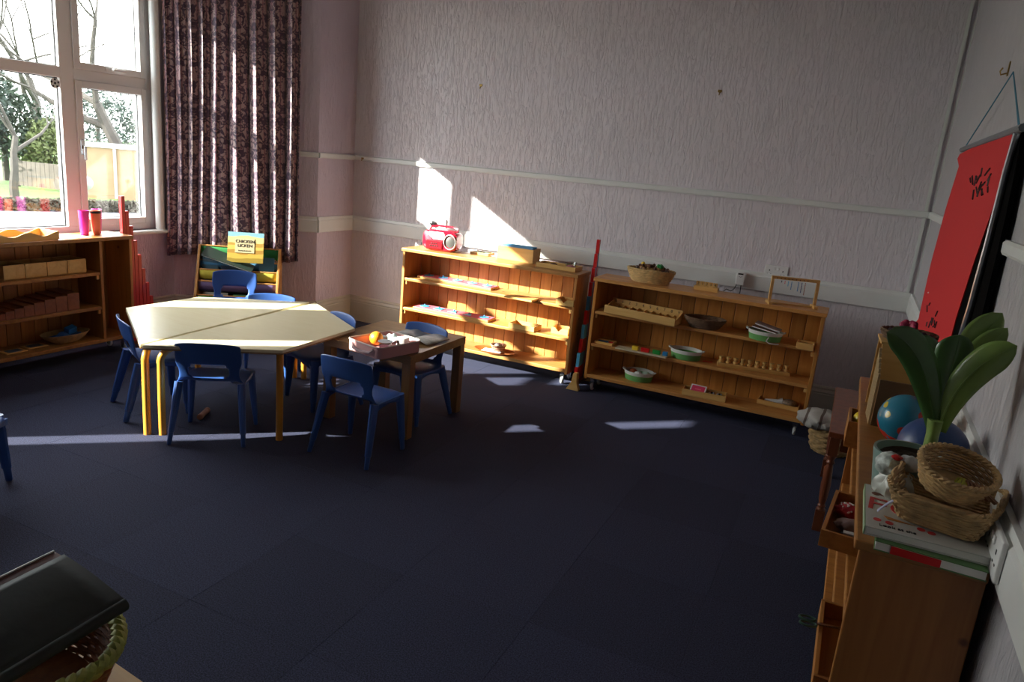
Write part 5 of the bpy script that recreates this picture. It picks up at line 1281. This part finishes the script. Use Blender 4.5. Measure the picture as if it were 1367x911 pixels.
def shrub(label, base, r, h, mt_, seed, n=2600):
    rq = random.Random(seed); mb = MB()
    for _ in range(n):
        a = rq.uniform(0, 6.283); ph = math.acos(rq.uniform(-.6, 1)); rr3 = r*rq.uniform(.62, 1)*(1+.18*math.sin(3*a+seed)*math.sin(4*ph))
        c_ = Vector((rr3*math.sin(ph)*math.cos(a), rr3*math.sin(ph)*math.sin(a), h*.5+h*.5*rr3/r*math.cos(ph)))
        u_ = Vector((rq.uniform(-1, 1), rq.uniform(-1, 1), rq.uniform(-1, 1))).normalized()*.07; w2_ = Vector((rq.uniform(-1, 1), rq.uniform(-1, 1), rq.uniform(-1, 1))).normalized()*.07
        b = len(mb.v); mb.v += [tuple(c_-u_), tuple(c_+w2_), tuple(c_+u_), tuple(c_-w2_)]; mb.f.append((b, b+1, b+2, b+3))
    t = thing('shrub', label, 'shrub', base, 0, 'shrubs outside')
    q = part('foliage', mb, mt_, t); q['kind'] = 'stuff'
    part('stem', MB().tube([(0, 0, 0), (0, 0, h*.6)], .10, 6), MATS['grey_bark'], t)
LV1 = mat('leaf_olive', (.08, .10, .03), .8, var=.4, vscale=2); LV2 = mat('leaf_dark', (.02, .035, .018), .8, var=.4, vscale=2); LV3 = mat('leaf_blue_green', (.035, .05, .042), .8, var=.4, vscale=2)
P = gp(66, 246); shrub('olive green rounded shrub beside the window mullion', (P[0]-.3, P[1]+.2, GZ), .85, 2.1, LV1, 1)
P = gp(22, 243); shrub('dark green dense shrub behind the pale tree', (P[0]-.5, P[1], GZ), 1.0, 3.3, LV2, 2, 3000)
P = gp(-30, 243); shrub('blue-green tall conifer at the left edge of the window', (P[0]-.5, P[1], GZ), 1.3, 4.2, LV3, 3, 3000)
shrub('dark shrub beyond the fence behind the tan building', (-31, 22.3, GZ), 2.2, 3.6, LV3, 4, 3600)
# low hedge by the road
P0 = Vector(gp(-40, 279)); P1 = Vector(gp(175, 283))
hd = MB(); rq = random.Random(8)
L_ = (P1-P0).length; dv = (P1-P0).normalized(); nv_ = Vector((-dv.y, dv.x, 0))
for _ in range(9000):
    c_ = P0+dv*rq.uniform(-3, L_+3)+nv_*rq.uniform(-.25, .25)+Vector((0, 0, rq.uniform(0, .25)))
    u_ = Vector((rq.uniform(-1, 1), rq.uniform(-1, 1), rq.uniform(-1, 1))).normalized()*.06; w2_ = Vector((rq.uniform(-1, 1), rq.uniform(-1, 1), rq.uniform(-1, 1))).normalized()*.06
    b = len(hd.v); hd.v += [tuple(c_-u_), tuple(c_+w2_), tuple(c_+u_), tuple(c_-w2_)]; hd.f.append((b, b+1, b+2, b+3))
h_o = solo('low_hedge', hd, mat('hedge_brown', (.05, .045, .032), .9, var=.4, vscale=3), 'low brown-green hedge between lawn and road', 'hedge'); h_o['kind'] = 'stuff'
# fence
F0 = Vector(gp(20, 249)); F1 = Vector(gp(92, 257)); fe = thing('garden_fence', 'grey timber board fence along the back of the lawn', 'fence', F0, math.atan2((F1-F0).y, (F1-F0).x))
FL = (F1-F0).length; FEN = mat('weathered_fence', (.06, .048, .038), .85, var=.3, vscale=4); nb_ = int(FL/.16)
for k in range(nb_): part('fence_board', MB().box(.16*k, 0, .05, .16*k+.15, .025, .80), FEN, fe)
for k in range(0, nb_, 12): part('post', MB().box(.16*k, .03, 0, .16*k+.10, .13, .88), FEN, fe)
part('top_rail', MB().box(0, .03, .62, FL, .07, .70), FEN, fe)
# tan building: gable end with low lean-to roof line
BWm = mat('tan_render', (.21, .14, .08), .85, var=.12, vscale=3, bump=.3, bscale=12)
b0 = Vector(gp(106, 262)); b1 = Vector(gp(200, 268))
bd = thing('tan_building', 'tan brick outbuilding seen through the right window pane', 'building', b0, math.atan2((b1-b0).y, (b1-b0).x))
bl_ = (b1-b0).length+4; Hb = 0
Pt = at(110, 262, GZ); 
for z in [x*.05 for x in range(20, 120)]:
    d = Vector((b0.x, b0.y, GZ+z))-CAM
    yy_ = 455.5-F*d.dot(CU)/d.dot(CF)
    if yy_ < 196: Hb = z; break
Hb = Hb or 2.6
part('wall', MB().box(0, 0, -.1, bl_, 1.5, Hb), BWm, bd)
rows_ = int(Hb/.30)
part('white_fascia', MB().box(-.05, -.06, Hb, bl_, .04, Hb+.12), PLW, bd)
part('flat_roof', MB().box(-.05, .045, Hb, bl_, 1.5, Hb+.10), mat('roof_felt', (.12, .12, .12), .9), bd)
part('pipe', MB().tube([(1.0, -.05, 0), (1.0, -.05, Hb-.02)], .04, 8), c('pipe_grey', (.3, .3, .3), .5), bd)
dsh = thing('round_dish', 'round grey-silver dish on a post before the tan building', 'dish', gp(116, 264), math.atan2((b1-b0).y, (b1-b0).x))
part('dish', MB().lathe([(.001, .10), (.10, .06), (.20, .0), (.205, .01), (.10, .075), (.001, .115)], 24, Matrix.Translation((0, -.05, .42)) @ Mf), c('dish_grey', (.22, .23, .24), .4, metal=.3), dsh, smooth=True)
part('post', MB().tube([(0, .02, 0), (0, .02, .45)], .03, 8), MATS['pipe_grey'], dsh)
